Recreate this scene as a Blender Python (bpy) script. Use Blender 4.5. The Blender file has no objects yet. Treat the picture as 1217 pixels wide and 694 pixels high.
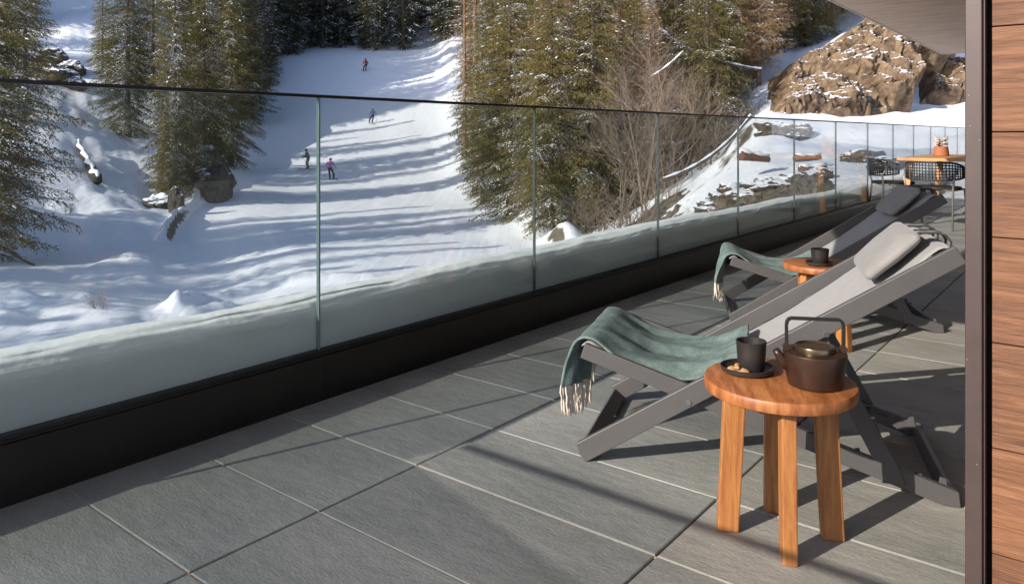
import bpy, math, random
import numpy as np
from mathutils import Vector, Matrix
R = math.radians
random.seed(7); rng = np.random.default_rng(7)
scn = bpy.context.scene
col = scn.collection

# ---------------------------------------------------------------- camera, light, exposure
F = 906.0; CX = 608.5; HY = 161.0          # focal length in photo pixels, principal column, horizon row
cam = bpy.data.cameras.new('camera'); camo = bpy.data.objects.new('camera', cam); col.objects.link(camo)
cam.sensor_width = 36; cam.lens = 36 * F / 1217; cam.shift_y = -(347 - HY) / 1217
camo.location = (0, 0, 1.0); camo.rotation_euler = (R(90), 0, 0)
cam.clip_start = .05; cam.clip_end = 3000
scn.camera = camo
SUN_D = Vector((-.822, -.569, 0)).normalized(); SUN_E = math.atan(1 / 2.15)
w = bpy.data.worlds.new('World'); scn.world = w; w.use_nodes = True
nt = w.node_tree; bg = nt.nodes['Background']; sky = nt.nodes.new('ShaderNodeTexSky')
sky.sky_type = 'NISHITA'; sky.sun_disc = False; sky.sun_elevation = SUN_E
sky.sun_rotation = math.atan2(SUN_D.x, SUN_D.y) % (2 * math.pi)
sky.altitude = 1600; sky.air_density = .85; sky.dust_density = 3.0; sky.ozone_density = 1.0
nt.links.new(sky.outputs[0], bg.inputs[0]); bg.inputs[1].default_value = 0.15
sl = bpy.data.lights.new('sun', 'SUN'); sl.energy = 3.8; sl.angle = R(.4); sl.color = (1, .93, .84)
so = bpy.data.objects.new('sun', sl); col.objects.link(so)
sv = Vector((SUN_D.x * math.cos(SUN_E), SUN_D.y * math.cos(SUN_E), math.sin(SUN_E)))
so.rotation_euler = sv.to_track_quat('Z', 'Y').to_euler()
scn.view_settings.view_transform = 'Standard'; scn.view_settings.look = 'None'
scn.view_settings.gamma = 1; scn.view_settings.use_curve_mapping = False
scn.view_settings.exposure = .82
scn.render.engine = 'CYCLES'; scn.cycles.max_bounces = 6; scn.cycles.transparent_max_bounces = 12
scn.cycles.diffuse_bounces = 3; scn.cycles.glossy_bounces = 3

# terrace frame: local x = inwards from the railing (v), local y = along the railing (u)
TA = math.atan2(-.619, .785)
ct, st = math.cos(TA), math.sin(TA)
def W(v, u, z=0): return Vector((ct * v - st * u, st * v + ct * u, z))

# ---------------------------------------------------------------- materials
M = {}
def mat(name, color, rough=.6, metal=0, bump=0, bscale=20, var=0, vscale=4, vcol=None, stretch=None, detail=6, spec=.5, sheen=0, bdist=.01, trans=0):
    m = bpy.data.materials.new(name); m.use_nodes = True; t = m.node_tree; n = t.nodes; l = t.links
    b = n['Principled BSDF']; b.inputs['Roughness'].default_value = rough; b.inputs['Metallic'].default_value = metal
    b.inputs['Specular IOR Level'].default_value = spec
    if sheen: b.inputs['Sheen Weight'].default_value = sheen
    b.inputs['Base Color'].default_value = (*color, 1)
    tc = n.new('ShaderNodeTexCoord'); mp = n.new('ShaderNodeMapping')
    l.new(tc.outputs['Object'], mp.inputs[0])
    if stretch: mp.inputs['Scale'].default_value = stretch
    if var or vcol:
        ns = n.new('ShaderNodeTexNoise'); ns.inputs['Scale'].default_value = vscale; ns.inputs['Detail'].default_value = detail
        l.new(mp.outputs[0], ns.inputs['Vector'])
        mx = n.new('ShaderNodeMix'); mx.data_type = 'RGBA'
        rp = n.new('ShaderNodeMapRange'); rp.inputs[1].default_value = .35; rp.inputs[2].default_value = .65
        l.new(ns.outputs[0], rp.inputs[0]); l.new(rp.outputs[0], mx.inputs[0])
        c2 = vcol if vcol else tuple(c * (1 - var) for c in color)
        mx.inputs[6].default_value = (*color, 1); mx.inputs[7].default_value = (*c2, 1)
        l.new(mx.outputs[2], b.inputs['Base Color'])
    if bump:
        nb = n.new('ShaderNodeTexNoise'); nb.inputs['Scale'].default_value = bscale; nb.inputs['Detail'].default_value = 8
        l.new(mp.outputs[0], nb.inputs['Vector'])
        bu = n.new('ShaderNodeBump'); bu.inputs['Strength'].default_value = bump; bu.inputs['Distance'].default_value = bdist
        l.new(nb.outputs[0], bu.inputs['Height']); l.new(bu.outputs[0], b.inputs['Normal'])
    M[name] = m; return m

mat('metal_grey', (.092, .086, .084), rough=.5, metal=.1, var=.08, vscale=9, bump=.05, bscale=300, bdist=.001)
mat('metal_dark', (.018, .016, .015), rough=.5, metal=.2, var=.2, vscale=6)
mat('kerb_metal', (.021, .018, .0155), rough=.33, metal=.3, var=.25, vscale=5, bump=.04, bscale=60)
mat('bolt_steel', (.55, .55, .55), rough=.3, metal=1)
mat('sling_fabric', (.31, .298, .29), rough=.9, var=.10, vscale=30, bump=.25, bscale=700, bdist=.001, sheen=.2)
mat('pillow_fabric', (.25, .238, .228), rough=.95, var=.12, vscale=14, bump=.3, bscale=600, bdist=.001, sheen=.2)
mat('strap_fabric', (.22, .21, .205), rough=.9, var=.2, vscale=40, bump=.3, bscale=500, bdist=.001)
mat('strap_edge', (.03, .03, .03), rough=.8)
mat('stoneware', (.030, .025, .022), rough=.42, var=.35, vscale=25, bump=.15, bscale=120, bdist=.001)
mat('kettle_iron', (.075, .040, .026), rough=.36, metal=.55, var=.35, vscale=18, bump=.12, bscale=220, bdist=.001)
mat('lid_bronze', (.20, .14, .09), rough=.3, metal=.85, var=.3, vscale=20)
mat('tea', (.02, .008, .003), rough=.05)
mat('biscuit', (.50, .27, .12), rough=.7, var=.4, vscale=60, bump=.4, bscale=120, bdist=.002)
mat('terracotta', (.38, .13, .05), rough=.7, var=.2, vscale=30)
mat('pale_leaf', (.55, .48, .42), rough=.8, var=.3, vscale=50)
mat('weave_dark', (.035, .030, .028), rough=.6, var=.3, vscale=40)
mat('chair_leg_metal', (.26, .235, .21), rough=.4, metal=.5)
mat('post_brown', (.075, .050, .046), rough=.45, metal=.2, var=.12, vscale=30, bump=.05, bscale=200, bdist=.001)
mat('gap_black', (.008, .007, .006), rough=.9)
mat('fringe_wool', (.66, .58, .48), rough=.95, var=.15, vscale=60)
mat('bark_grey', (.14, .105, .08), rough=.95, var=.5, vscale=7, bump=.8, bscale=14, bdist=.05, stretch=(1, 1, .25))
mat('bark_larch', (.26, .16, .10), rough=.95, var=.5, vscale=6, bump=.8, bscale=12, bdist=.05, stretch=(1, 1, .25))
mat('twig_bark', (.25, .19, .14), rough=.9, var=.4, vscale=3)
mat('concrete', (.2, .19, .18), rough=.9, var=.3, vscale=2)
mat('plaster', (.5, .48, .45), rough=.9, var=.1, vscale=2)
mat('timber_brown', (.20, .10, .06), rough=.85, var=.4, vscale=12, bump=.3, bscale=30)

def foliage(name, c1, c2, trl=.25):
    m = bpy.data.materials.new(name); m.use_nodes = True; t = m.node_tree; n = t.nodes; l = t.links
    b = n['Principled BSDF']; b.inputs['Roughness'].default_value = .75; b.inputs['Specular IOR Level'].default_value = .25
    tc = n.new('ShaderNodeTexCoord'); ns = n.new('ShaderNodeTexNoise'); ns.inputs['Scale'].default_value = .9; ns.inputs['Detail'].default_value = 5
    l.new(tc.outputs['Object'], ns.inputs['Vector'])
    oi = n.new('ShaderNodeObjectInfo'); ad = n.new('ShaderNodeMath'); ad.operation = 'MULTIPLY_ADD'
    l.new(oi.outputs['Random'], ad.inputs[0]); ad.inputs[1].default_value = .5; l.new(ns.outputs[0], ad.inputs[2])
    rp = n.new('ShaderNodeMapRange'); rp.inputs[1].default_value = .35; rp.inputs[2].default_value = 1.05; l.new(ad.outputs[0], rp.inputs[0])
    mx = n.new('ShaderNodeMix'); mx.data_type = 'RGBA'; l.new(rp.outputs[0], mx.inputs[0])
    mx.inputs[6].default_value = (*c1, 1); mx.inputs[7].default_value = (*c2, 1)
    l.new(mx.outputs[2], b.inputs['Base Color'])
    tr = n.new('ShaderNodeBsdfTranslucent'); l.new(mx.outputs[2], tr.inputs[0])
    ms = n.new('ShaderNodeMixShader'); ms.inputs[0].default_value = trl
    l.new(b.outputs[0], ms.inputs[1]); l.new(tr.outputs[0], ms.inputs[2]); l.new(ms.outputs[0], n['Material Output'].inputs[0])
    M[name] = m; return m
foliage('spruce_needles', (.085, .082, .028), (.185, .150, .045))
foliage('dark_needles', (.045, .055, .030), (.075, .075, .034))
foliage('larch_twigs', (.25, .155, .075), (.38, .255, .125))
foliage('brush_twigs', (.30, .22, .15), (.36, .25, .17))

def wood(name, c1, c2, c3, scale, ring=(1, 1, 8), rough=.45, bump=.15, plank=None):
    m = bpy.data.materials.new(name); m.use_nodes = True; t = m.node_tree; n = t.nodes; l = t.links
    b = n['Principled BSDF']; b.inputs['Roughness'].default_value = rough
    tc = n.new('ShaderNodeTexCoord'); mp = n.new('ShaderNodeMapping'); mp.inputs['Scale'].default_value = ring
    l.new(tc.outputs['Object'], mp.inputs[0]); vec = mp.outputs[0]
    if plank:
        sx = n.new('ShaderNodeSeparateXYZ'); l.new(tc.outputs['Object'], sx.inputs[0])
        dv = n.new('ShaderNodeMath'); dv.operation = 'MULTIPLY_ADD'; dv.inputs[1].default_value = 1 / plank[0]; dv.inputs[2].default_value = plank[1]
        l.new(sx.outputs[plank[2]], dv.inputs[0])
        fl = n.new('ShaderNodeMath'); fl.operation = 'FLOOR'; l.new(dv.outputs[0], fl.inputs[0])
        wn = n.new('ShaderNodeTexWhiteNoise'); wn.noise_dimensions = '1D'; l.new(fl.outputs[0], wn.inputs['W'])
        va = n.new('ShaderNodeVectorMath'); va.operation = 'MULTIPLY_ADD'; va.inputs[1].default_value = (9, 9, 9)
        l.new(wn.outputs['Color'], va.inputs[0]); l.new(mp.outputs[0], va.inputs[2]); vec = va.outputs[0]
    n1 = n.new('ShaderNodeTexNoise'); n1.inputs['Scale'].default_value = scale; n1.inputs['Detail'].default_value = 4; n1.inputs['Distortion'].default_value = .8
    n2 = n.new('ShaderNodeTexNoise'); n2.inputs['Scale'].default_value = scale * 7; n2.inputs['Detail'].default_value = 6
    l.new(vec, n1.inputs['Vector']); l.new(vec, n2.inputs['Vector'])
    rp = n.new('ShaderNodeValToRGB'); e = rp.color_ramp.elements
    e[0].position = .3; e[0].color = (*c1, 1); e[1].position = .7; e[1].color = (*c3, 1)
    k = rp.color_ramp.elements.new(.5); k.color = (*c2, 1)
    a = n.new('ShaderNodeMath'); a.operation = 'MULTIPLY_ADD'; a.inputs[1].default_value = .45
    l.new(n2.outputs[0], a.inputs[0]); sb = n.new('ShaderNodeMath'); sb.operation = 'SUBTRACT'; sb.inputs[1].default_value = .22
    l.new(n1.outputs[0], sb.inputs[0]); l.new(sb.outputs[0], a.inputs[2]); l.new(a.outputs[0], rp.inputs[0])
    out = rp.outputs[0]
    if plank:
        hv = n.new('ShaderNodeHueSaturation'); mr = n.new('ShaderNodeMapRange'); mr.inputs[3].default_value = .68; mr.inputs[4].default_value = 1.25
        l.new(wn.outputs['Value'], mr.inputs[0]); l.new(mr.outputs[0], hv.inputs['Value']); l.new(out, hv.inputs['Color']); out = hv.outputs[0]
    l.new(out, b.inputs['Base Color'])
    bu = n.new('ShaderNodeBump'); bu.inputs['Strength'].default_value = bump; bu.inputs['Distance'].default_value = .004
    l.new(a.outputs[0], bu.inputs['Height']); l.new(bu.outputs[0], b.inputs['Normal'])
    M[name] = m; return m
wood('stool_wood', (.20, .062, .018), (.31, .105, .030), (.42, .165, .052), 5, ring=(7, 1.2, 1.2), rough=.5)
wood('stool_leg_wood', (.25, .085, .022), (.35, .135, .036), (.45, .195, .058), 5, ring=(11, 11, .8), rough=.5)
wood('table_wood', (.42, .19, .065), (.52, .25, .09), (.60, .31, .12), 5, ring=(1, 8, 4))
wood('wall_wood', (.095, .037, .016), (.150, .060, .025), (.215, .094, .042), 3.0, ring=(1.5, 1, 24), rough=.65, bump=.6, plank=(.2245, -1.007 / .2245 + 10, 2))
wood('soffit_wood', (.20, .135, .09), (.36, .255, .18), (.54, .41, .31), 5, ring=(.35, 12, 1), rough=.8, bump=.3)

# slate tiles: the object's own axes follow the joints
def tile_mat():
    m = bpy.data.materials.new('slate_tile'); m.use_nodes = True; t = m.node_tree; n = t.nodes; l = t.links
    b = n['Principled BSDF']; b.inputs['Roughness'].default_value = .62; b.inputs['Specular IOR Level'].default_value = .4
    tc = n.new('ShaderNodeTexCoord'); at = n.new('ShaderNodeAttribute'); at.attribute_name = 'tint'
    mp = n.new('ShaderNodeMapping'); mp.inputs['Scale'].default_value = (1, 2.2, 1); l.new(tc.outputs['Object'], mp.inputs[0])
    va = n.new('ShaderNodeVectorMath'); va.operation = 'MULTIPLY_ADD'; va.inputs[1].default_value = (0, 0, 40)
    l.new(at.outputs['Color'], va.inputs[0]); l.new(mp.outputs[0], va.inputs[2])
    n1 = n.new('ShaderNodeTexNoise'); n1.inputs['Scale'].default_value = 1.3; n1.inputs['Detail'].default_value = 5
    n2 = n.new('ShaderNodeTexNoise'); n2.inputs['Scale'].default_value = 75; n2.inputs['Detail'].default_value = 7; n2.inputs['Roughness'].default_value = .65
    n3 = n.new('ShaderNodeTexNoise'); n3.inputs['Scale'].default_value = 14; n3.inputs['Detail'].default_value = 6
    for q in (n1, n2, n3): l.new(va.outputs[0], q.inputs['Vector'])
    a = n.new('ShaderNodeMath'); a.operation = 'MULTIPLY_ADD'; a.inputs[1].default_value = .65; l.new(n2.outputs[0], a.inputs[0]); l.new(n1.outputs[0], a.inputs[2])
    a2 = n.new('ShaderNodeMath'); a2.operation = 'MULTIPLY_ADD'; a2.inputs[1].default_value = .35; l.new(n3.outputs[0], a2.inputs[0]); l.new(a.outputs[0], a2.inputs[2])
    rp = n.new('ShaderNodeMapRange'); rp.inputs[1].default_value = .75; rp.inputs[2].default_value = 1.25; l.new(a2.outputs[0], rp.inputs[0])
    mx = n.new('ShaderNodeMix'); mx.data_type = 'RGBA'; l.new(rp.outputs[0], mx.inputs[0])
    mx.inputs[6].default_value = (.160, .170, .158, 1); mx.inputs[7].default_value = (.285, .29, .27, 1)
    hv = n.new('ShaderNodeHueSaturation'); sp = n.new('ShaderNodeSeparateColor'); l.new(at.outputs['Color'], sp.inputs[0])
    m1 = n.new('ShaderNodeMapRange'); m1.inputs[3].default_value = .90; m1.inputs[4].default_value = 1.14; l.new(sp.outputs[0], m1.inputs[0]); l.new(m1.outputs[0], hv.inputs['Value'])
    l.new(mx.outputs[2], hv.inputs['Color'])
    lit_mix = n.new('ShaderNodeMix'); lit_mix.data_type = 'RGBA'; lit_mix.blend_type = 'MULTIPLY'; lit_mix.inputs[7].default_value = (1.20, 1.12, 1.06, 1)  # warm lightening painted in for sun not dimmed by the railing glass
    l.new(sp.outputs[1], lit_mix.inputs[0]); l.new(hv.outputs[0], lit_mix.inputs[6]); l.new(lit_mix.outputs[2], b.inputs['Base Color'])
    bu = n.new('ShaderNodeBump'); bu.inputs['Strength'].default_value = .55; bu.inputs['Distance'].default_value = .004
    l.new(n2.outputs[0], bu.inputs['Height'])
    bu2 = n.new('ShaderNodeBump'); bu2.inputs['Strength'].default_value = .5; bu2.inputs['Distance'].default_value = .006
    l.new(n3.outputs[0], bu2.inputs['Height']); l.new(bu.outputs[0], bu2.inputs['Normal']); l.new(bu2.outputs[0], b.inputs['Normal'])
    M['slate_tile'] = m
tile_mat()
mat('grout_sand', (.50, .37, .25), rough=.95, var=.2, vscale=40)
mat('joint_dark', (.035, .028, .022), rough=.95)

def wool():
    m = mat('teal_wool', (.17, .265, .245), rough=.95)
    t = m.node_tree; n = t.nodes; l = t.links; b = n['Principled BSDF']
    tc = n['Texture Coordinate']
    n1 = n.new('ShaderNodeTexNoise'); n1.inputs['Scale'].default_value = 260; n1.inputs['Detail'].default_value = 4
    n2 = n.new('ShaderNodeTexNoise'); n2.inputs['Scale'].default_value = 25; n2.inputs['Detail'].default_value = 5
    l.new(tc.outputs['Object'], n1.inputs['Vector']); l.new(tc.outputs['Object'], n2.inputs['Vector'])
    a = n.new('ShaderNodeMath'); a.operation = 'ADD'; l.new(n1.outputs[0], a.inputs[0]); l.new(n2.outputs[0], a.inputs[1])
    rp = n.new('ShaderNodeMapRange'); rp.inputs[1].default_value = .75; rp.inputs[2].default_value = 1.25; l.new(a.outputs[0], rp.inputs[0])
    mx = n.new('ShaderNodeMix'); mx.data_type = 'RGBA'; mx.inputs[6].default_value = (.070, .108, .098, 1); mx.inputs[7].default_value = (.170, .232, .212, 1)
    l.new(rp.outputs[0], mx.inputs[0]); l.new(mx.outputs[2], b.inputs['Base Color'])
    bu = n.new('ShaderNodeBump'); bu.inputs['Strength'].default_value = .7; bu.inputs['Distance'].default_value = .003
    l.new(n1.outputs[0], bu.inputs['Height']); l.new(bu.outputs[0], b.inputs['Normal'])
wool()

def snow_mat(name, rockcol=None, thr=(.0, .1), c=(.80, .81, .84), bs=6, bstr=.35, bdist=.05, rock2=None, rscale=1.2, tracks=False):
    m = bpy.data.materials.new(name); m.use_nodes = True; t = m.node_tree; n = t.nodes; l = t.links
    b = n['Principled BSDF']; b.inputs['Roughness'].default_value = .7; b.inputs['Specular IOR Level'].default_value = .3
    b.inputs['Base Color'].default_value = (*c, 1)
    tc = n.new('ShaderNodeTexCoord')
    nb = n.new('ShaderNodeTexNoise'); nb.inputs['Scale'].default_value = bs; nb.inputs['Detail'].default_value = 9; nb.inputs['Roughness'].default_value = .6
    l.new(tc.outputs['Object'], nb.inputs['Vector'])
    bu = n.new('ShaderNodeBump'); bu.inputs['Strength'].default_value = bstr; bu.inputs['Distance'].default_value = bdist
    l.new(nb.outputs[0], bu.inputs['Height']); last = bu
    if tracks:
        mp = n.new('ShaderNodeMapping'); mp.inputs['Rotation'].default_value = (0, 0, R(-14)); mp.inputs['Scale'].default_value = (4.5, .10, .2)
        l.new(tc.outputs['Object'], mp.inputs[0])
        n4 = n.new('ShaderNodeTexNoise'); n4.inputs['Scale'].default_value = 1.0; n4.inputs['Detail'].default_value = 6; n4.inputs['Distortion'].default_value = .6
        l.new(mp.outputs[0], n4.inputs['Vector'])
        b4 = n.new('ShaderNodeBump'); b4.inputs['Strength'].default_value = .5; b4.inputs['Distance'].default_value = .12
        l.new(n4.outputs[0], b4.inputs['Height']); l.new(bu.outputs[0], b4.inputs['Normal']); b4.inputs['Strength'].default_value = .25; last = b4
    l.new(last.outputs[0], b.inputs['Normal'])
    if rockcol:
        ge = n.new('ShaderNodeNewGeometry'); sx = n.new('ShaderNodeSeparateXYZ'); l.new(ge.outputs['Normal'], sx.inputs[0])
        n2 = n.new('ShaderNodeTexNoise'); n2.inputs['Scale'].default_value = rscale; n2.inputs['Detail'].default_value = 8; n2.inputs['Roughness'].default_value = .65
        l.new(tc.outputs['Object'], n2.inputs['Vector'])
        a = n.new('ShaderNodeMath'); a.operation = 'MULTIPLY_ADD'; a.inputs[1].default_value = .5; l.new(n2.outputs[0], a.inputs[0]); l.new(sx.outputs[2], a.inputs[2])
        rp = n.new('ShaderNodeMapRange'); rp.inputs[1].default_value = thr[0]; rp.inputs[2].default_value = thr[1]; l.new(a.outputs[0], rp.inputs[0])
        mx = n.new('ShaderNodeMix'); mx.data_type = 'RGBA'; l.new(rp.outputs[0], mx.inputs[0]); mx.inputs[7].default_value = (*c, 1)
        n3 = n.new('ShaderNodeTexNoise'); n3.inputs['Scale'].default_value = rscale * 1.4; n3.inputs['Detail'].default_value = 10; n3.inputs['Distortion'].default_value = .4; n3.inputs['Roughness'].default_value = .7
        l.new(tc.outputs['Object'], n3.inputs['Vector'])
        cr = n.new('ShaderNodeValToRGB'); e = cr.color_ramp.elements; e[0].position = .35; e[0].color = (*[q * .35 for q in rockcol], 1)
        e[1].position = .62; e[1].color = (*(rock2 or rockcol), 1); k = cr.color_ramp.elements.new(.48); k.color = (*rockcol, 1)
        l.new(n3.outputs[0], cr.inputs[0]); l.new(cr.outputs[0], mx.inputs[6]); l.new(mx.outputs[2], b.inputs['Base Color'])
        b3 = n.new('ShaderNodeBump'); b3.inputs['Strength'].default_value = .5; b3.inputs['Distance'].default_value = .25
        l.new(n3.outputs[0], b3.inputs['Height']); l.new(last.outputs[0], b3.inputs['Normal'])
        iv = n.new('ShaderNodeMath'); iv.operation = 'MULTIPLY_ADD'; iv.inputs[1].default_value = -.9; iv.inputs[2].default_value = .9
        l.new(rp.outputs[0], iv.inputs[0]); l.new(iv.outputs[0], b3.inputs['Strength']); l.new(b3.outputs[0], b.inputs['Normal'])
    M[name] = m
snow_mat('snow_ground', rockcol=(.16, .13, .09), thr=(.86, .93), tracks=True, bs=1.6, bdist=.12)
snow_mat('snow_rock', rockcol=(.165, .108, .066), thr=(1.06, 1.12), rock2=(.31, .215, .125), rscale=1.3)
snow_mat('snow_boulder', rockcol=(.075, .062, .048), thr=(.85, 1.0), rock2=(.13, .11, .085), rscale=3, bdist=.03)
snow_mat('snow_rubble', rockcol=(.13, .105, .075), thr=(.98, 1.06), rock2=(.24, .19, .13), rscale=2.5, bdist=.03)
snow_mat('snow_soft', bs=14, bstr=.5, bdist=.03)
snow_mat('snow_ledge', c=(.74, .78, .77), bs=24, bstr=.35, bdist=.012)

def glass_mat(name, tint, refl=1.0):
    m = bpy.data.materials.new(name); m.use_nodes = True; t = m.node_tree; n = t.nodes; l = t.links
    n.remove(n['Principled BSDF'])
    tr = n.new('ShaderNodeBsdfTransparent'); tr.inputs[0].default_value = (*tint, 1)
    gl = n.new('ShaderNodeBsdfGlossy'); gl.inputs['Roughness'].default_value = .0; gl.inputs[0].default_value = (refl, refl, refl, 1)
    fr = n.new('ShaderNodeFresnel'); ge = n.new('ShaderNodeNewGeometry'); mr = n.new('ShaderNodeMapRange')   # same reflectance entering and leaving the pane
    mr.inputs[3].default_value = 1.5; mr.inputs[4].default_value = 1 / 1.5
    l.new(ge.outputs['Backfacing'], mr.inputs[0]); l.new(mr.outputs[0], fr.inputs[0])
    ms = n.new('ShaderNodeMixShader'); l.new(fr.outputs[0], ms.inputs[0]); l.new(tr.outputs[0], ms.inputs[1]); l.new(gl.outputs[0], ms.inputs[2])
    df = n.new('ShaderNodeBsdfDiffuse'); df.inputs[0].default_value = (.75, .85, .80, 1); tc = n.new('ShaderNodeTexCoord'); nd = n.new('ShaderNodeTexNoise'); nd.inputs['Scale'].default_value = 1.6; nd.inputs['Detail'].default_value = 6
    l.new(tc.outputs['Object'], nd.inputs['Vector']); dm = n.new('ShaderNodeMapRange'); dm.inputs[1].default_value = .3; dm.inputs[2].default_value = .75; dm.inputs[3].default_value = .008; dm.inputs[4].default_value = .05
    l.new(nd.outputs[0], dm.inputs[0]); m2 = n.new('ShaderNodeMixShader'); l.new(dm.outputs[0], m2.inputs[0]); l.new(ms.outputs[0], m2.inputs[1]); l.new(df.outputs[0], m2.inputs[2])
    l.new(m2.outputs[0], n['Material Output'].inputs[0]); M[name] = m
glass_mat('clear_glass', (.872, .897, .89), .6); glass_mat('side_glass', (.965, .97, .97), .6)          # light passes two faces of each pane
glass_mat('smoked_glass', (.72, .735, .74), .6)
mat('seam_dark', (.045, .06, .06), rough=.4); mat('glass_edge', (.13, .19, .18), rough=.25, spec=.8)

# ---------------------------------------------------------------- mesh helpers
class MB:
    def __init__(s): s.v = []; s.f = []
    def add(s, vs, fs):
        o = len(s.v); s.v += [tuple(p) for p in vs]; s.f += [tuple(i + o for i in f) for f in fs]; return s
    def box(s, a, b):
        x0, y0, z0 = a; x1, y1, z1 = b
        return s.add([(x0, y0, z0), (x1, y0, z0), (x1, y1, z0), (x0, y1, z0), (x0, y0, z1), (x1, y0, z1), (x1, y1, z1), (x0, y1, z1)],
                     [(0, 3, 2, 1), (4, 5, 6, 7), (0, 1, 5, 4), (1, 2, 6, 5), (2, 3, 7, 6), (3, 0, 4, 7)])
    def beam(s, p, q, wd, ht, side=(0, 1, 0)):          # wd along side, ht across
        p, q, sd = Vector(p), Vector(q), Vector(side).normalized(); d = (q - p).normalized()
        up = d.cross(sd).normalized(); sd = up.cross(d).normalized(); vs = []
        for c in (p, q):
            for a, b in ((-1, -1), (1, -1), (1, 1), (-1, 1)): vs.append(c + sd * a * wd / 2 + up * b * ht / 2)
        return s.add(vs, [(0, 3, 2, 1), (4, 5, 6, 7), (0, 1, 5, 4), (1, 2, 6, 5), (2, 3, 7, 6), (3, 0, 4, 7)])
    def prism(s, poly, y0, y1):                          # (x,z) outline, extruded along y
        n = len(poly); vs = [(x, y0, z) for x, z in poly] + [(x, y1, z) for x, z in poly]
        return s.add(vs, [tuple(range(n)), tuple(range(2 * n - 1, n - 1, -1))] + [(i, i + n, (i + 1) % n + n, (i + 1) % n) for i in range(n)])
    def tube(s, pts, rad, k=8, close=False):
        pts = [Vector(p) for p in pts]; n = len(pts); rad = rad if hasattr(rad, '__len__') else [rad] * n
        up = None; o = len(s.v)
        for i, p in enumerate(pts):
            d = (pts[min(i + 1, n - 1)] - pts[max(i - 1, 0)]); d = d.normalized() if d.length > 1e-9 else Vector((0, 0, 1))
            if up is None: up = d.orthogonal().normalized()
            up = (up - d * up.dot(d)); up = up.normalized() if up.length > 1e-6 else d.orthogonal().normalized()
            r2 = d.cross(up)
            for j in range(k):
                a = 2 * math.pi * j / k; s.v.append(tuple(p + (up * math.cos(a) + r2 * math.sin(a)) * rad[i]))
        for i in range(n - 1):
            for j in range(k): s.f.append((o + i * k + j, o + i * k + (j + 1) % k, o + (i + 1) * k + (j + 1) % k, o + (i + 1) * k + j))
        if k > 3 or True:
            s.f.append(tuple(o + j for j in range(k - 1, -1, -1))); s.f.append(tuple(o + (n - 1) * k + j for j in range(k)))
        return s
    def lathe(s, prof, c=(0, 0, 0), k=40, sx=1, sy=1):
        o = len(s.v); n = len(prof)
        for r, z in prof:
            for j in range(k):
                a = 2 * math.pi * j / k; s.v.append((c[0] + r * sx * math.cos(a), c[1] + r * sy * math.sin(a), c[2] + z))
        for i in range(n - 1):
            for j in range(k): s.f.append((o + i * k + j, o + i * k + (j + 1) % k, o + (i + 1) * k + (j + 1) % k, o + (i + 1) * k + j))
        if prof[0][0] > 1e-5: s.f.append(tuple(o + j for j in range(k - 1, -1, -1)))
        if prof[-1][0] > 1e-5: s.f.append(tuple(o + (n - 1) * k + j for j in range(k)))
        return s
    def grid(s, fn, nu, nv):
        o = len(s.v)
        for i in range(nu + 1):
            for j in range(nv + 1): s.v.append(tuple(fn(i / nu, j / nv)))
        for i in range(nu):
            for j in range(nv): a = o + i * (nv + 1) + j; s.f.append((a, a + nv + 1, a + nv + 2, a + 1))
        return s
    def mesh(s, name):
        m = bpy.data.meshes.new(name); m.from_pydata(s.v, [], s.f); m.update(); return m
    def build(s, name, m, parent=None, smooth=False, bevel=0, sub=0, solid=0, auto=False):
        me = s.mesh(name); return link(name, me, m, parent, smooth, bevel, sub, solid, auto)
def link(name, me, m, parent=None, smooth=False, bevel=0, sub=0, solid=0, auto=False):
    if m is not None: me.materials.append(M[m])
    o = bpy.data.objects.new(name, me); col.objects.link(o)
    if parent: o.parent = parent
    if smooth or auto: me.polygons.foreach_set('use_smooth', [True] * len(me.polygons))
    if auto:
        import bmesh
        bm = bmesh.new(); bm.from_mesh(me)
        for e in bm.edges:
            if len(e.link_faces) == 2 and e.calc_face_angle(0) > R(38): e.smooth = False
        bm.to_mesh(me); bm.free()
    if solid: q = o.modifiers.new('solid', 'SOLIDIFY'); q.thickness = solid; q.offset = 0
    if bevel: q = o.modifiers.new('bevel', 'BEVEL'); q.width = bevel; q.segments = 2; q.limit_method = 'ANGLE'
    if sub: q = o.modifiers.new('sub', 'SUBSURF'); q.levels = sub; q.render_levels = sub
    return o
def npmesh(name, V, Fq):
    me = bpy.data.meshes.new(name); V = np.asarray(V, np.float32); Fq = np.asarray(Fq, np.int32); k = Fq.shape[1]
    me.vertices.add(len(V)); me.vertices.foreach_set('co', V.ravel()); me.loops.add(Fq.size); me.loops.foreach_set('vertex_index', Fq.ravel())
    me.polygons.add(len(Fq)); me.polygons.foreach_set('loop_start', np.arange(len(Fq), dtype=np.int32) * k)
    me.update(calc_edges=True); return me
def tag(o, label=None, cat=None, group=None, kind=None):
    if label: o['label'] = label
    if cat: o['category'] = cat
    if group: o['group'] = group
    if kind: o['kind'] = kind
    return o
def empty(name, loc=(0, 0, 0), rz=0):
    o = bpy.data.objects.new(name, None); col.objects.link(o); o.location = loc; o.rotation_euler = (0, 0, rz); o.empty_display_size = .2; return o
def copy_tree(o, loc=None, rz=None, sc=None, label=None, group=None, cat=None):
    def rec(a, par):
        c = a.copy(); col.objects.link(c); c.parent = par
        for ch in a.children: rec(ch, c)
        return c
    kids = o
    c = rec(o, None)
    if loc is not None: c.location = loc
    if rz is not None: c.rotation_euler = (0, 0, rz)
    if sc is not None: c.scale = sc if hasattr(sc, '__len__') else (sc, sc, sc)
    tag(c, label, cat, group); return c
def at(px, Y, z=None): return Vector(((px - CX) / F * Y, Y, 0 if z is None else z))

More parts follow.
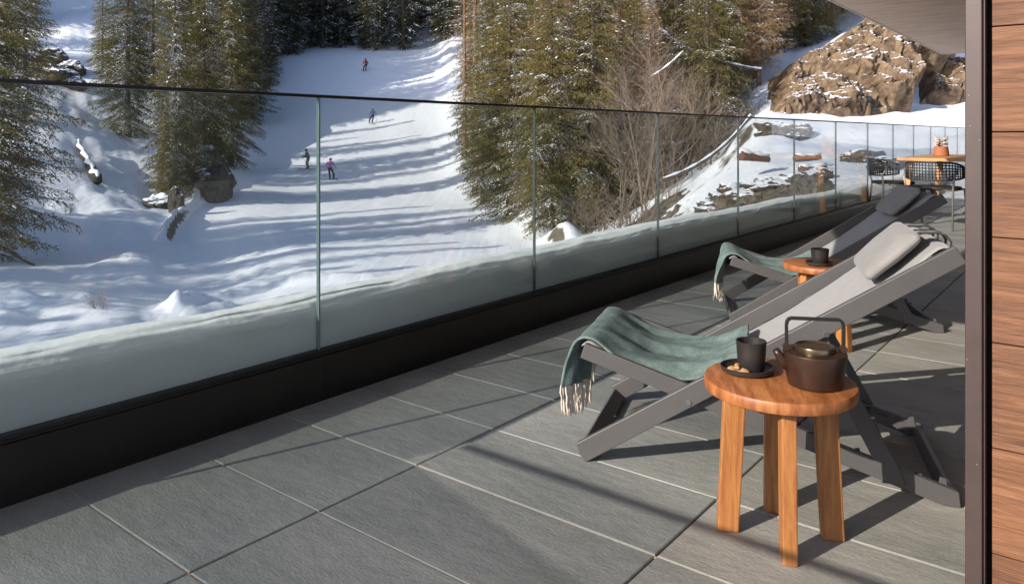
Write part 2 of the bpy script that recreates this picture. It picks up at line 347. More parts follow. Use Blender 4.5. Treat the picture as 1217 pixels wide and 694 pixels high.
# value noise
_p = rng.random((256, 256))
def vn(x, y):
    xi = np.floor(x).astype(int); yi = np.floor(y).astype(int); fx = x - xi; fy = y - yi
    fx = fx * fx * (3 - 2 * fx); fy = fy * fy * (3 - 2 * fy)
    a = _p[xi % 256, yi % 256]; b = _p[(xi + 1) % 256, yi % 256]; c = _p[xi % 256, (yi + 1) % 256]; d = _p[(xi + 1) % 256, (yi + 1) % 256]
    return (a * (1 - fx) + b * fx) * (1 - fy) + (c * (1 - fx) + d * fx) * fy - .5
def fbm(x, y, o=4): return sum(vn(x * 2 ** i + 17 * i, y * 2 ** i + 9 * i) / 2 ** i for i in range(o))

# ---------------------------------------------------------------- terrain
def zy(px, Y, y): return 1 - (y - HY) / F * Y
cols = [   # (photo column, [(distance ahead, height)])
 (0,   [(4,-2.4),(8,-2.5),(14,-2.8),(22,-3.1),(28,-2.9),(36,-1.2),(46,1.8),(58,6.6),(75,14.5),(110,38),(250,90)]),
 (70,  [(4,-2.4),(8,-2.5),(14,-2.8),(22,-3.2),(29,-2.9),(38,-1.3),(48,1.4),(59,5.8),(75,13.5),(110,38),(250,90)]),
 (150, [(4,-2.4),(8,-2.6),(14,-2.9),(22,-3.3),(32,-3.0),(41,-1.8),(50,.2),(56,2.0),(66,7.2),(80,15),(120,42),(250,90)]),
 (220, [(4,-2.4),(8,-2.7),(14,-3.0),(22,-3.4),(34,-3.3),(44,-3.0),(50,-1.5),(58,1.6),(70,6.5),(85,14.2),(120,38),(250,90)]),
 (262, [(4,-2.4),(8,-2.7),(14,-3.0),(22,-3.4),(34,-3.3),(46,-3.0),(60,-1.2),(72,2.2),(84,5.2),(100,11),(120,24),(250,90)]),
 (292, [(4,-2.4),(8,-2.7),(22,-3.3),(44,-3.0),(60,-2.0),(84,1.9),(100,6.4),(112,11.2),(130,18),(250,92)]),
 (350, [(4,-2.4),(12,-2.6),(20,-3.0),(30,-3.1),(50,-3.1),(60,-2.6),(67,-1.25),(85,2.1),(100,7.6),(112,11.8),(125,15),(135,19),(200,62),(250,90)]),
 (440, [(4,-2.4),(12,-2.4),(20,-2.9),(30,-3.1),(50,-3.1),(60,-2.6),(67,-1.25),(85,2.1),(100,8.2),(112,13),(125,15.5),(135,20),(200,62),(250,90)]),
 (520, [(4,-2.4),(12,-2.4),(20,-2.9),(30,-3.1),(50,-3.0),(60,-2.4),(67,-1.2),(85,2.3),(100,8.0),(112,12.9),(125,16),(135,21),(200,62),(250,90)]),
 (575, [(4,-2.4),(12,-2.4),(20,-2.8),(30,-3.1),(45,-2.9),(60,-1.4),(80,2.6),(95,7.2),(110,14),(125,20),(200,62),(250,90)]),
 (640, [(4,-2.4),(12,-2.4),(20,-2.7),(28,-2.9),(36,-2.6),(45,-1.6),(60,1.2),(80,7.4),(100,17),(150,45),(250,95)]),
 (720, [(4,-2.4),(8,-2.1),(12,-1.9),(20,-2.4),(26,-2.6),(34,-2),(44,0),(60,5),(80,14),(150,50),(250,95)]),
 (785, [(4,-2.2),(8,-1.6),(13,-.85),(16,-1.0),(22,-1.6),(30,-1.2),(42,1.2),(60,7.4),(75,14.5),(150,55),(250,95)]),
 (850, [(4,-2.0),(8,-1.2),(12,-.34),(16,-.15),(19,.10),(24,-.4),(34,1),(45,4),(60,10),(75,17),(150,60),(250,95)]),
 (905, [(4,-1.8),(8,-1.0),(12,-.18),(16,.22),(21,1.0),(25,1.65),(31,2),(40,4.8),(60,12),(150,62),(250,95)]),
 (960, [(4,-1.6),(8,-.8),(12,-.05),(17,.36),(22,1.0),(27,1.75),(31,3.5),(34,4.5),(40,5.2),(60,12.5),(150,65),(250,95)]),
 (1040,[(4,-1.6),(8,-.7),(12,.02),(18,.5),(24,1.3),(28,1.95),(31,4.3),(34,6.1),(42,7.4),(60,13),(150,70),(250,95)]),
 (1100,[(4,-1.6),(8,-.7),(12,.02),(18,.5),(24,1.3),(28,1.95),(31,3.4),(35,5.0),(45,8.0),(60,14),(150,70),(250,95)]),
 (1160,[(4,-1.6),(8,-.7),(12,.05),(18,.6),(24,1.4),(29,2.4),(34,3.9),(45,8.0),(60,14),(150,70),(250,95)]),
 (1400,[(4,-1.6),(8,-.7),(12,.05),(18,.8),(24,2),(34,4.6),(45,8.5),(60,14),(150,70),(250,95)]),
]
PH = []; RL = []
def addcol(ph, lst): PH.append(ph); RL.append(lst)
addcol(-180, [(4,-2.4),(30,-3),(80,-4),(250,20)]); addcol(-130, [(4,-2.4),(30,-3),(60,-2),(250,40)])
addcol(-90, [(4,-2.4),(20,-3),(35,-2),(60,1),(100,12),(250,70)]); addcol(-60, [(4,-2.4),(20,-3),(35,-2.2),(50,0),(80,8),(250,85)])
addcol(-45, [(4,-2.4),(20,-3),(35,-2.6),(45,-1.2),(60,3),(90,15),(250,90)])
for px, ls in cols:
    ph = math.atan((px - CX) / F); addcol(math.degrees(ph), [(Y / math.cos(ph), z) for Y, z in ls])
addcol(60, [(4,-1.6),(12,-.2),(30,3),(60,12),(250,90)]); addcol(90, [(4,-1.8),(15,-.5),(40,4),(250,80)]); addcol(140, [(4,-2.2),(30,-1),(250,50)]); addcol(180, [(4,-2.4),(30,-3),(80,-4),(250,20)])
GP = np.concatenate([np.arange(-180, -40, 1.5), np.arange(-40, 42, .16), np.arange(42, 180.1, 1.5)])
GR = np.concatenate([[1.5], np.geomspace(3, 260, 250)])
Zc = np.array([np.interp(GR, [r for r, _ in ls], [z for _, z in ls]) for ls in RL])
PHa = np.array(PH)
G = np.zeros((len(GP), len(GR)))
for j in range(len(GR)):
    G[:, j] = np.interp(GP, PHa, Zc[:, j])
def blur(A, ax, n):
    for _ in range(n):
        B = np.pad(A, [(1, 1) if a == ax else (0, 0) for a in (0, 1)], mode='edge')
        A = (B.take(range(0, A.shape[ax]), ax) + 2 * A + B.take(range(2, A.shape[ax] + 2), ax)) / 4
    return A
G = blur(G, 1, 6); G = blur(G, 0, 26)
PP, RR = np.meshgrid(np.radians(GP), GR, indexing='ij')
GX = RR * np.sin(PP); GY = RR * np.cos(PP)
pxg = np.where(GY > 1, CX + F * GX / np.maximum(GY, 1), 9999 * np.sign(GX))
# how rough the snow lies: groomed on the piste, rough on the banks
edL = np.interp(GY, [10, 40, 44, 84, 110], [150, 225, 240, 287, 300]); edR = np.interp(GY, [15, 30, 45, 90, 112], [720, 640, 600, 560, 528])
pis = 1 / (1 + np.exp(-(pxg - edL) / 6)) * 1 / (1 + np.exp((pxg - edR) / 5)) * (GY > 0)
rough = 1 - .88 * pis
near = np.clip((GR[None, :] - 6) / 10, 0, 1)
G += near * rough * (fbm(GX / 5, GY / 5, 5) * .9 + .25 * np.abs(fbm(GX / 1.3 + 40, GY / 1.3, 3))) * (1 - .65 * np.exp(-(GR[None, :] / 26) ** 4))
G += near * (1 - rough) * (.10 * fbm(GX / 3, GY / 9, 4))
# cut bank along the left edge of the piste, pushed-up snow on the right edge
G += near * .5 * np.exp(-((pxg - edL + 6) / 7) ** 2) * (GY > 30)
G += near * (.5 + .5 * fbm(GX / 2, GY / 2, 3)) * np.exp(-((pxg - edR - 6) / 16) ** 2) * (GY > 20) * 1.0
# ploughed windrow in front of the terrace on the left
for (wx, wy, ax, bx, hh) in ((-7.4, 17.6, .45, 2.6, .42), (-6.6, 16.6, .35, 1.8, .30), (-5.6, 20.8, 2.5, .35, .22), (-11.5, 16.0, 3.2, 2.2, .45)):
    G += hh * np.exp(-((GX - wx) / ax) ** 2 - ((GY - wy) / bx) ** 2) * (1 + .8 * fbm(GX / .7, GY / .7, 3))
def ground(X, Y):
    ph = math.degrees(math.atan2(X, Y)); r = math.hypot(X, Y)
    i = min(max(np.searchsorted(GP, ph) - 1, 0), len(GP) - 2); j = min(max(np.searchsorted(GR, r) - 1, 0), len(GR) - 2)
    a = (ph - GP[i]) / (GP[i + 1] - GP[i]); b = min(max((r - GR[j]) / (GR[j + 1] - GR[j]), 0), 1)
    return float((G[i, j] * (1 - a) + G[i + 1, j] * a) * (1 - b) + (G[i, j + 1] * (1 - a) + G[i + 1, j + 1] * a) * b)
na, nr = G.shape
V = np.stack([GX, GY, G], -1).reshape(-1, 3)
idx = np.arange(na * nr).reshape(na, nr)
Q = np.stack([idx[:-1, :-1], idx[1:, :-1], idx[1:, 1:], idx[:-1, 1:]], -1).reshape(-1, 4)[:, ::-1]
me = npmesh('snowy_ground', V, Q)
o = link('snowy_ground', me, 'snow_ground', smooth=True); tag(o, 'snow covered valley floor, ski piste and hillsides', kind='structure')

# ---------------------------------------------------------------- terrace slab and tiles
TU, TV = .363, .805
slab = MB().box((-2.9, -.75, -2.9), (1.3, 21, -.03)).build('terrace_slab', 'concrete'); slab.rotation_euler.z = TA
tag(slab, 'raised concrete slab under the terrace paving', kind='structure')
mb = MB(); tints = []
u0 = 1.277 - 6 * TU; v0 = -1.659 - TV
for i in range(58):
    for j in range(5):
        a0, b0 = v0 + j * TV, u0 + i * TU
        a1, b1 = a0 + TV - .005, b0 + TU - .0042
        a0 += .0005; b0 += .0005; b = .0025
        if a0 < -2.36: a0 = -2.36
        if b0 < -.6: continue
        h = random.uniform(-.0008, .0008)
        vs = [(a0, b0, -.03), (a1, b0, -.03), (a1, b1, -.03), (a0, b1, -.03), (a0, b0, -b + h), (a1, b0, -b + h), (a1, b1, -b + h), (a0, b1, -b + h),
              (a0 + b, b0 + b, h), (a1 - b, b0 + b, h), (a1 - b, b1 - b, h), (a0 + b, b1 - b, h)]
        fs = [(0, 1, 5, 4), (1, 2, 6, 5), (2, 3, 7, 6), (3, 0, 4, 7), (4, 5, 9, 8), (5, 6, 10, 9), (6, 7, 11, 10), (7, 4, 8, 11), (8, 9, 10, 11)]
        mb.add(vs, fs); lit_w = min(max((a0 + 1.9) * .9 + random.uniform(-.25, .25), 0), 1); tints += [(random.random(), lit_w, 0, 1)] * 12  # green channel lightens tiles away from the railing, standing in for brighter sun
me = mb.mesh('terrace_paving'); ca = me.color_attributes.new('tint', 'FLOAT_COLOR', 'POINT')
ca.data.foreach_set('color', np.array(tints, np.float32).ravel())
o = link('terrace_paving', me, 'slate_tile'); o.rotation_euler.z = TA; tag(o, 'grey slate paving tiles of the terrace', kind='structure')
mb = MB()
for i in range(58):
    b0 = u0 + i * TU
    if b0 < -.5: continue
    mb.box((-2.36, b0 - .0055, -.025), (1.25, b0 + .0015, -.0036))
o = mb.build('tile_joints', 'grout_sand'); o.rotation_euler.z = TA; tag(o, 'sandy joints between the slate tiles', kind='structure')

# ---------------------------------------------------------------- glass railing with kerb
KV = -2.34; KH = .18; TOP = 1.146
rail = empty('glass_railing', (0, 0, 0), TA)
tag(rail, 'long frameless glass railing on a dark metal kerb beside the deck chairs', 'railing')
UC = -.49; UE = 20.6; SP = 1.378; S0 = 1.822
seams = [UC] + [S0 + SP * k for k in range(-1, 14) if S0 + SP * k > UC + .2]
kb = MB()
for a, b in zip(seams[:-1], seams[1:]):
    kb.box((KV - .055, a + .001, 0), (KV, b - .001, KH - .012))
kb.box((KV - .058, UC, KH - .012), (KV - .006, seams[-1], KH - .002))
kb.build('kerb', 'kerb_metal', rail, bevel=.002)
MB().box((KV - .062, UC, KH - .06), (KV - .010, seams[-1], KH + .006)).build('glass_channel', 'metal_dark', rail, bevel=.001)
MB().box((KV - .046, UC - .01, TOP - .004), (KV - .024, seams[-1], TOP + .008)).build('handrail', 'metal_dark', rail, bevel=.002)
for a, b in zip(seams[:-1], seams[1:]):
    g = .006 if a < 6 else .004
    MB().box((KV - .042, a + g / 2, KH - .04), (KV - .028, b - g / 2, TOP - .002)).build('glass_pane', 'clear_glass', rail)
for a in seams[1:-1]:
    g = .0035 if a < 2 else .002; MB().box((KV - .043, a - g, KH + .006), (KV - .027, a + g, TOP - .003)).build('seam_strip', 'glass_edge' if a < 2 else 'seam_dark', rail, bevel=.001)
side = empty('glass_railing', (0, 0, 0), TA)
tag(side, 'short glass railing closing the near end of the terrace behind the viewer, outside the picture', 'railing')
MB().box((KV + .003, UC - .055, 0), (1.2, UC, KH)).build('kerb', 'kerb_metal', side, bevel=.002)
MB().box((KV - .02, UC - .045, TOP - .004), (1.2, UC - .020, TOP + .008)).build('handrail', 'metal_dark', side)
MB().prism([(KV - .042, KH), (1.2, KH), (1.2, .60), (KV + .80, .945), (KV + .29, 1.012), (KV - .042, 1.05)], UC - .038, UC - .026).build('glass_pane', 'smoked_glass', side)  # unseen smoked pane with sloped top, added to cast partial shade on the tiles
MB().prism([(KV - .042, 1.052), (KV + .29, 1.014), (KV + .80, .947), (1.2, .602), (1.2, TOP - .005), (KV - .042, TOP - .005)], UC - .038, UC - .026).build('glass_pane', 'side_glass', side)  # clear pane above, cut to the added slope so sun stays bright there

# snow lying on the ledge outside the glass
def ledge(a, b):
    u = UC - .2 + a * (UE - UC); P = [(-.047, .03), (-.049, .16), (-.052, .36), (-.07, .385), (-.12, .40), (-.20, .395), (-.30, .37), (-.42, .30), (-.50, .20), (-.54, .02), (-.55, -.12)]
    t = b * (len(P) - 1); i = min(int(t), len(P) - 2); f = t - i
    x = P[i][0] * (1 - f) + P[i + 1][0] * f; z = P[i][1] * (1 - f) + P[i + 1][1] * f
    k = max(0, min(1, (z - .2) * 6)); hh = float(.030 * fbm(np.array(u * .6), np.array(3.), 3) + .010 * fbm(np.array(u * 4), np.array(b * 6), 3))
    z += k * (hh - .012); x += (.03 * float(fbm(np.array(u * 1.2), np.array(b * 4), 4)) if b > .35 else 0)
    if b > .12: q_ = float(fbm(np.array(u * 9.), np.array(b * 14), 3)); z += .003 * q_ * k; x = min(x - .004 * abs(q_) * (b < .4), -.0455)
    return (KV + x, u, z)
lg = MB().grid(ledge, 900, 60)
o = lg.build('ledge_snow', 'snow_ledge', smooth=True); o.rotation_euler.z = TA
tag(o, 'thick band of snow lying on the ledge outside the glass', kind='structure')
o = MB().box((-2.95, -.8, -.3), (KV - .045, 20.9, .035)).build('outer_ledge', 'concrete'); o.rotation_euler.z = TA
tag(o, 'ledge of the terrace outside the glass', kind='structure')

# ---------------------------------------------------------------- building: wood pier, post, roof, back wall
PU = 1.9
bld = empty('timber_building', (0, 0, 0), TA); tag(bld, 'timber clad building with dark steel post and wide flat roof over the terrace', 'building')
pl = MB(); z = 1.007 - 5 * .2245
while z < 2.6:
    pl.box((-.203, PU + .012, max(z, 0) + .0012), (.12, PU + .05, min(z + .2245, 2.598) - .0012)); z += .2245
pl.build('plank_cladding', 'wall_wood', bld, bevel=.0015)
MB().box((-.2235, PU + .052, 0), (.12, PU + .20, 2.598)).build('wall_core', 'gap_black', bld)
post = MB().box((-.2500, PU - .012, 0), (-.2185, PU + .0495, 2.598)).build('steel_post', 'post_brown', bld, bevel=.002)
MB().box((-.2182, PU - .002, 0), (-.2140, PU + .030, 2.598)).build('steel_strip', 'post_brown', bld, bevel=.001)
for z_, x_ in ((1.085, -.243), (1.02, -.240), (.99, -.2235), (.52, -.246), (.3, -.228)):
    MB().box((x_ - .0007, PU - .0128, z_ - .0007), (x_ + .0007, PU - .0118, z_ + .0007)).build('paint_speck', 'plaster', post)
VE = -2.654
MB().box((VE + .02, -.66, 2.602), (4, 17.1, 2.63)).build('soffit', 'soffit_wood', bld)
fa = MB(); fa.box((VE, -.68, 2.594), (VE + .018, 17.12, 2.86)); fa.box((VE + .018, 17.102, 2.594), (4, 17.12, 2.86)); fa.box((VE + .018, -.68, 2.594), (4, -.662, 2.86))
fa.build('fascia', 'plaster', bld, bevel=.002)
MB().box((VE + .02, -.66, 2.632), (4, 17.1, 2.85)).build('roof_slab', 'concrete', bld)
bw = MB(); bw.box((1.3, PU + .05, 0), (1.5, 17.1, 2.6)); bw.build('rear_wall', 'timber_brown', bld)
for k in range(4):
    a = 3.2 + k * 3.4
    f = MB().box((1.26, a, .05), (1.298, a + 2.6, 2.3)).build('window', 'metal_dark', bld, bevel=.003)
    MB().box((1.25, a + .08, .13), (1.258, a + 2.52, 2.22)).build('pane', 'smoked_glass', f)

# ---------------------------------------------------------------- deck chairs
def interp(P, t):
    i = min(int(t * (len(P) - 1)), len(P) - 2); f = t * (len(P) - 1) - i
    def c(k):
        p0, p1, p2, p3 = P[max(i - 1, 0)][k], P[i][k], P[i + 1][k], P[min(i + 2, len(P) - 1)][k]
        return .5 * (2 * p1 + (p2 - p0) * f + (2 * p0 - 5 * p1 + 4 * p2 - p3) * f * f + (3 * p1 - p0 - 3 * p2 + p3) * f ** 3)
    return tuple(c(k) for k in range(len(P[0])))
WD = .585
def rail_y(y0, y1, p, q, h, cut=0):
    return MB().beam((p[0], (y0 + y1) / 2, p[1]), (q[0], (y0 + y1) / 2, q[1]), abs(y1 - y0), h)
def deck_chair(loc, rz, label):
    root = empty('deck_chair', loc, rz); tag(root, label, 'deck chair', 'grey folding deck chairs with teal throws')
    T = (.99, .66); t = .022; h = .056
    bf = MB()
    th = math.atan2(.64, 1.0)
    for y in (0, WD - t):       # back rails: lower end cut level with the floor
        bf.prism([(-.014, .0525), (-.005, .022), (.016, 0), (.026, .005), (1.0440, .663), (1.016, .7065)], y, y + t)
    bf.beam((.012, t, .024), (.012, WD - t, .024), .02, .046, side=(1, 0, 1.2))
    bf.beam((1.008, t, .672), (1.008, WD - t, .672), .050, .020, side=(1, 0, .64))
    bf.build('back_frame', 'metal_grey', root, bevel=.0025)
    sf = MB(); y1 = .030; t2 = .020
    for y in (y1, WD - y1 - t2):
        sf.prism([(-.0085, .308), (.0065, .354), (1.032, .043), (1.036, .002), (.992, .003)], y, y + t2)
    sf.beam((.012, y1 + t2, .329), (.012, WD - y1 - t2, .329), .02, .038, side=(1, 0, -.3))
    sf.beam((1.012, y1 + t2, .022), (1.012, WD - y1 - t2, .022), .02, .040, side=(1, 0, -.3))
    sf.build('seat_frame', 'metal_grey', root, bevel=.0025)
    for y in (y1 + t2, WD - y1 - t2 - .006):
        hook = [(.70, .095), (.70, .147), (.715, .147), (.722, .133), (.745, .126), (.752, .112), (.775, .107), (.778, .122), (.790, .122), (.792, .098),
                (.85, .079), (.868, .078), (.875, .092), (.893, .087), (.895, .066), (.925, .058), (.928, .076), (.945, .072), (.95, .05), (.985, .044), (.99, .07), (1.005, .068), (1.01, .03), (.98, .015), (.70, .09)]
        MB().prism(hook[:-1], y, y + .006).build('notch_rack', 'metal_grey', root, bevel=.001)
    pf = MB(); a = (.684, .418); b = (.872, .052)
    for y in (.0225, WD - .0295):
        pf.prism([(.664, .428), (.668, .405), (.845, .060), (.842, .045), (.902, .045), (.888, .085), (.712, .412), (.706, .434), (.685, .444)], y, y + .007)
    pf.beam((.868, .03, .070), (.868, WD - .03, .070), .014, .03, side=(1, 0, 0))
    pf.build('prop_frame', 'metal_grey', root, bevel=.0015)
    for (x, z, ya, yb) in ((.325, .216, -.003, .001), (.70, .447, -.003, .001), (.325, .216, WD - .001, WD + .003), (.70, .447, WD - .001, WD + .003)):
        MB().tube([(x, ya, z), (x, yb, z)], .0075, 12).build('bolt', 'bolt_steel', root)
    P = [(1.022, .690), (.985, .688), (.90, .607), (.80, .530), (.70, .452), (.60, .380), (.50, .314), (.42, .275), (.34, .245), (.25, .240), (.17, .262), (.09, .300), (.045, .333), (.015, .353), (-.008, .340)]
    def fab(a, b):
        x, z = interp(P, a); y = .0525 + b * (WD - .105); s = math.sin(math.pi * b)
        return (x + .004 * s, y, z - .014 * s * math.sin(math.pi * a) + .0012 * math.sin(a * 60 + 9 * b) * math.sin(math.pi * a))
    MB().grid(fab, 60, 16).build('sling', 'sling_fabric', root, smooth=True, solid=.004)
    # head pillow with two straps over the top bar
    pil = MB()
    ax = Vector((.72, 0, .69)).normalized(); up = Vector((-.69, 0, .72)).normalized(); c = Vector((.885, WD / 2 - .005, .650))
    def pill(a, b):
        u = a * 2 * math.pi; v = (b - .5) * math.pi; sgn = lambda q, e: math.copysign(abs(q) ** e, q)
        cu, su, cv, sv_ = sgn(math.cos(u), .18), sgn(math.sin(u), .18), sgn(math.cos(v), .38), sgn(math.sin(v), .8)
        x = .098 * cu * cv; y = .180 * su * cv; z = .027 * sv_; y *= 1 - .06 * (1 - cu * cv)
        rr = max(abs(x) / .098, abs(y) / .180); z *= (1 - .35 * rr ** 5); z += .004 * math.sin(x * 46 + y * 14) * (1 - rr)
        return c + ax * x + Vector((0, 1, 0)) * y + up * z
    pil.grid(pill, 56, 28); po = pil.build('head_pillow', 'pillow_fabric', root, smooth=True)
    for y in (.17, .345):
        SP_ = [(.935, .712), (.955, .722), (.975, .722), (1.0, .724), (1.022, .716), (1.034, .698), (1.032, .675), (1.02, .652)]
        def strap(a, b):
            x, z = interp(SP_, a); return (x, y + (b - .5) * .066, z)
        MB().grid(strap, 24, 2).build('strap', 'strap_fabric', po, smooth=True, solid=.004)
        e1 = [(p[0], y - .034, p[1] + .001) for p in SP_]; e2 = [(p[0], y + .034, p[1] + .001) for p in SP_]
        MB().tube(e1, .003, 6).build('strap_binding', 'strap_edge', po, smooth=True); MB().tube(e2, .003, 6).build('strap_binding', 'strap_edge', po, smooth=True)
    return root
C1 = Vector((.2106, 2.341, 0)); A1 = math.atan2(-.316, .949)
C2 = Vector((1.162, 4.027, 0)); A2 = math.atan2(-.2, .98)
chair1 = deck_chair(C1, A1, 'nearer grey folding deck chair beside the stool with the kettle, head pillow strapped on')
chair2 = copy_tree(chair1, C2, A2, label='farther folding deck chair, upper half in blue shade, in front of the dining chairs')

# ---------------------------------------------------------------- teal throws
def throw(loc, rz, label, seed, shift=0, w0=.075, w1=.50):
    rg = random.Random(seed); root = empty('throw_blanket', loc, rz); tag(root, label, 'blanket', 'teal throws over the deck chairs')
    P = [(-.038 - shift, .195), (-.036 - shift, .24), (-.031, .295), (-.024, .342), (-.006, .366), (.030, .364), (.075, .333), (.12, .300), (.18, .272), (.26, .262), (.33, .262), (.39, .276), (.44, .300), (.485, .325)]
    ph = rg.uniform(0, 6)
    def fn(a, b):
        x, z = interp(P, a); hang = max(0, 1 - a / .30)
        lo = (w0 + .035) * (1 - hang) + w0 * hang + .02 * math.sin(a * 7 + ph); hi = w1 - .15 * hang - .05 * max(0, a - .6) + .015 * math.sin(a * 9 + ph)
        y = lo + (hi - lo) * b
        fold = .012 * math.sin(b * 15 + a * 5 + ph) + .006 * math.sin(b * 27 - a * 7 + ph * 2) + .03 * float(fbm(np.array(a * 3.1 + ph), np.array(b * 3.3 + ph), 3))
        if hang > 0: x -= fold * (1.5 * hang) + .01 * hang; z += .012 * math.sin(b * 6 + ph) * hang
        seat = min(1, max(0, (a - .36) * 5)); z += (fold * .7 + .016) * seat * .9
        pass
        return (x, y, z)
    bl = MB().grid(fn, 90, 60).build('blanket_cloth', 'teal_wool', root, smooth=True, solid=.009, sub=1)
    fr = MB()
    for i in range(62):
        b = (i + .5 + rg.uniform(-.3, .3)) / 62; p = Vector(fn(0, b)); L = rg.uniform(.070, .105); q = p.copy(); pts = [p + Vector((0, 0, .006))]
        dx, dy = rg.uniform(-.014, .014), rg.uniform(-.014, .014)
        for k in range(1, 6): pts.append(p + Vector((dx * k / 5 + rg.uniform(-.002, .002), dy * k / 5 + rg.uniform(-.002, .002), -L * k / 5)))
        fr.tube(pts, [.0022, .0036, .0027, .0030, .0036, .0016], 6)
    fr.build('fringe', 'fringe_wool', root, smooth=True)
    return root
throw(C1, A1, 'teal wool throw with cream fringe over the foot of the nearer deck chair', 3, w0=.02, w1=.50)
throw(C2, A2, 'teal wool throw with cream fringe over the foot of the farther deck chair', 8, shift=.01, w0=.02, w1=.48)

# ---------------------------------------------------------------- side tables
def stool(loc, rz, label):
    root = empty('side_table', loc, rz); tag(root, label, 'side table', 'round wooden side tables')
    H = .389
    MB().lathe([(0, H - .031), (.176, H - .031), (.1815, H - .028), (.1835, H - .022), (.1835, H - .006), (.181, H - .0015), (.176, H), (0, H)], k=96).build('table_top', 'stool_wood', root, auto=True)
    for k in range(4):
        a = k * math.pi / 2; d = Vector((math.cos(a), math.sin(a), 0)); n = Vector((-d.y, d.x, 0)); mb = MB()
        vs = []
        for (r, z, hw) in ((.126, 0, .0265), (.108, H - .031, .0275)):
            for s1, s2 in ((-1, -1), (1, -1), (1, 1), (-1, 1)): vs.append(d * (r + s1 * hw) + n * (s2 * .0175) + Vector((0, 0, z)))
        mb.add(vs, [(0, 3, 2, 1), (4, 5, 6, 7), (0, 1, 5, 4), (1, 2, 6, 5), (2, 3, 7, 6), (3, 0, 4, 7)])
        mb.build('leg', 'stool_leg_wood', root, bevel=.004)
    return root
T1 = Vector((.672, 1.917, 0)); T2 = Vector((1.49, 3.65, 0))
stool(T1, R(170 - 180), 'nearer round reddish wood side table carrying the kettle and a cup')
stool(T2, R(27), 'farther round wood side table carrying only a cup, between the two deck chairs')
TZ = .3895
# kettle
KT = empty('kettle', (.742, 1.868, TZ), R(-10)); tag(KT, 'bronze brown iron kettle with square handle on the nearer side table', 'kettle')
MB().lathe([(0, 0), (.056, 0), (.062, .002), (.0645, .008), (.0745, .078), (.0735, .082), (.066, .0835), (.050, .0845), (.0495, .080), (0, .08)], k=64).build('body', 'kettle_iron', KT, auto=True)
ld = MB().lathe([(0, .082), (.047, .083), (.0475, .094), (.0465, .0965), (.044, .097), (.041, .0935), (.02, .0915), (0, .091)], k=48).build('lid', 'lid_bronze', KT, auto=True)
MB().tube([(-.060, .0, .042), (-.076, 0, .056), (-.086, 0, .072), (-.092, .0, .082)], [.014, .012, .010, .0085], 14).build('spout', 'kettle_iron', KT, smooth=True)
hd = MB(); hpts = [(-.066, 0, .074), (-.0665, 0, .145), (-.064, 0, .156), (-.056, 0, .161), (.056, 0, .161), (.064, 0, .156), (.0665, 0, .145), (.066, 0, .074)]
for a, b in zip(hpts[:-1], hpts[1:]): hd.beam(a, b, .015, .0065)
hd.build('handle', 'gap_black', KT, bevel=.0012)
for hx in (-.066, .066): MB().tube([(hx, -.008, .09), (hx, .008, .09)], .009, 12).build('handle_lug', 'kettle_iron', KT)
# plate, cup
def cup(loc, label, r=.036, h=.072):
    c = empty('cup', loc); tag(c, label, 'cup')
    MB().lathe([(0, 0), (r * .80, 0), (r * .86, .003), (r * .95, h * .5), (r * 1.02, h), (r * .99, h + .001), (r * .93, h - .001), (r * .88, h * .5), (r * .8, .006), (0, .006)], k=48).build('cup_body', 'stoneware', c, auto=True)
    MB().lathe([(0, h * .72), (r * .905, h * .72)], k=40).build('tea', 'tea', c)
def plate(loc, label, sx=1, r=.064):
    p = MB().lathe([(0, 0), (r * .82, 0), (r * .96, .006), (r, .016), (r * .97, .0175), (r * .92, .010), (r * .8, .006), (0, .005)], k=56, sx=sx, sy=1).build('plate', 'stoneware', auto=True)
    p.location = loc; tag(p, label, 'plate'); return p
plate((.607, 1.968, TZ), 'dark stoneware plate under the near cup with nuts on it', 1.06, .064)
cup((.619, 1.972, TZ + .006), 'dark stoneware cup on the plate beside the kettle', .0375, .074)
plate((1.445, 3.585, TZ), 'small dark saucer on the farther side table', 1, .062)
cup((1.45, 3.59, TZ + .006), 'black cup on the saucer on the farther side table', .040, .070)
for i, (x, y, z, rz, s, lb) in enumerate([(.566, 1.950, .0125, .5, 1.25, 'long brown biscuit at the left rim of the plate'), (.586, 1.932, .013, -.6, 1.05, 'pale almond biscuit nearest the cup, front of the plate'), (.580, 1.962, .019, .9, .8, 'small round nut behind the two biscuits on the plate'), (.572, 1.936, .021, 1.6, .75, 'small dark nut lying across the biscuits on the plate')]):
    b = MB().grid(lambda a, c: (.0165 * math.cos(a * 2 * math.pi) * math.sin(c * math.pi), .009 * math.sin(a * 2 * math.pi) * math.sin(c * math.pi) * (1 + .2 * math.cos(a * 2 * math.pi)), .0075 * math.cos(c * math.pi)), 18, 12).build('biscuit', 'biscuit', smooth=True)
    b.location = (x, y, TZ + z); b.rotation_euler = (.1, .15, rz); b.scale = (s, s, s); tag(b, lb, 'biscuit')

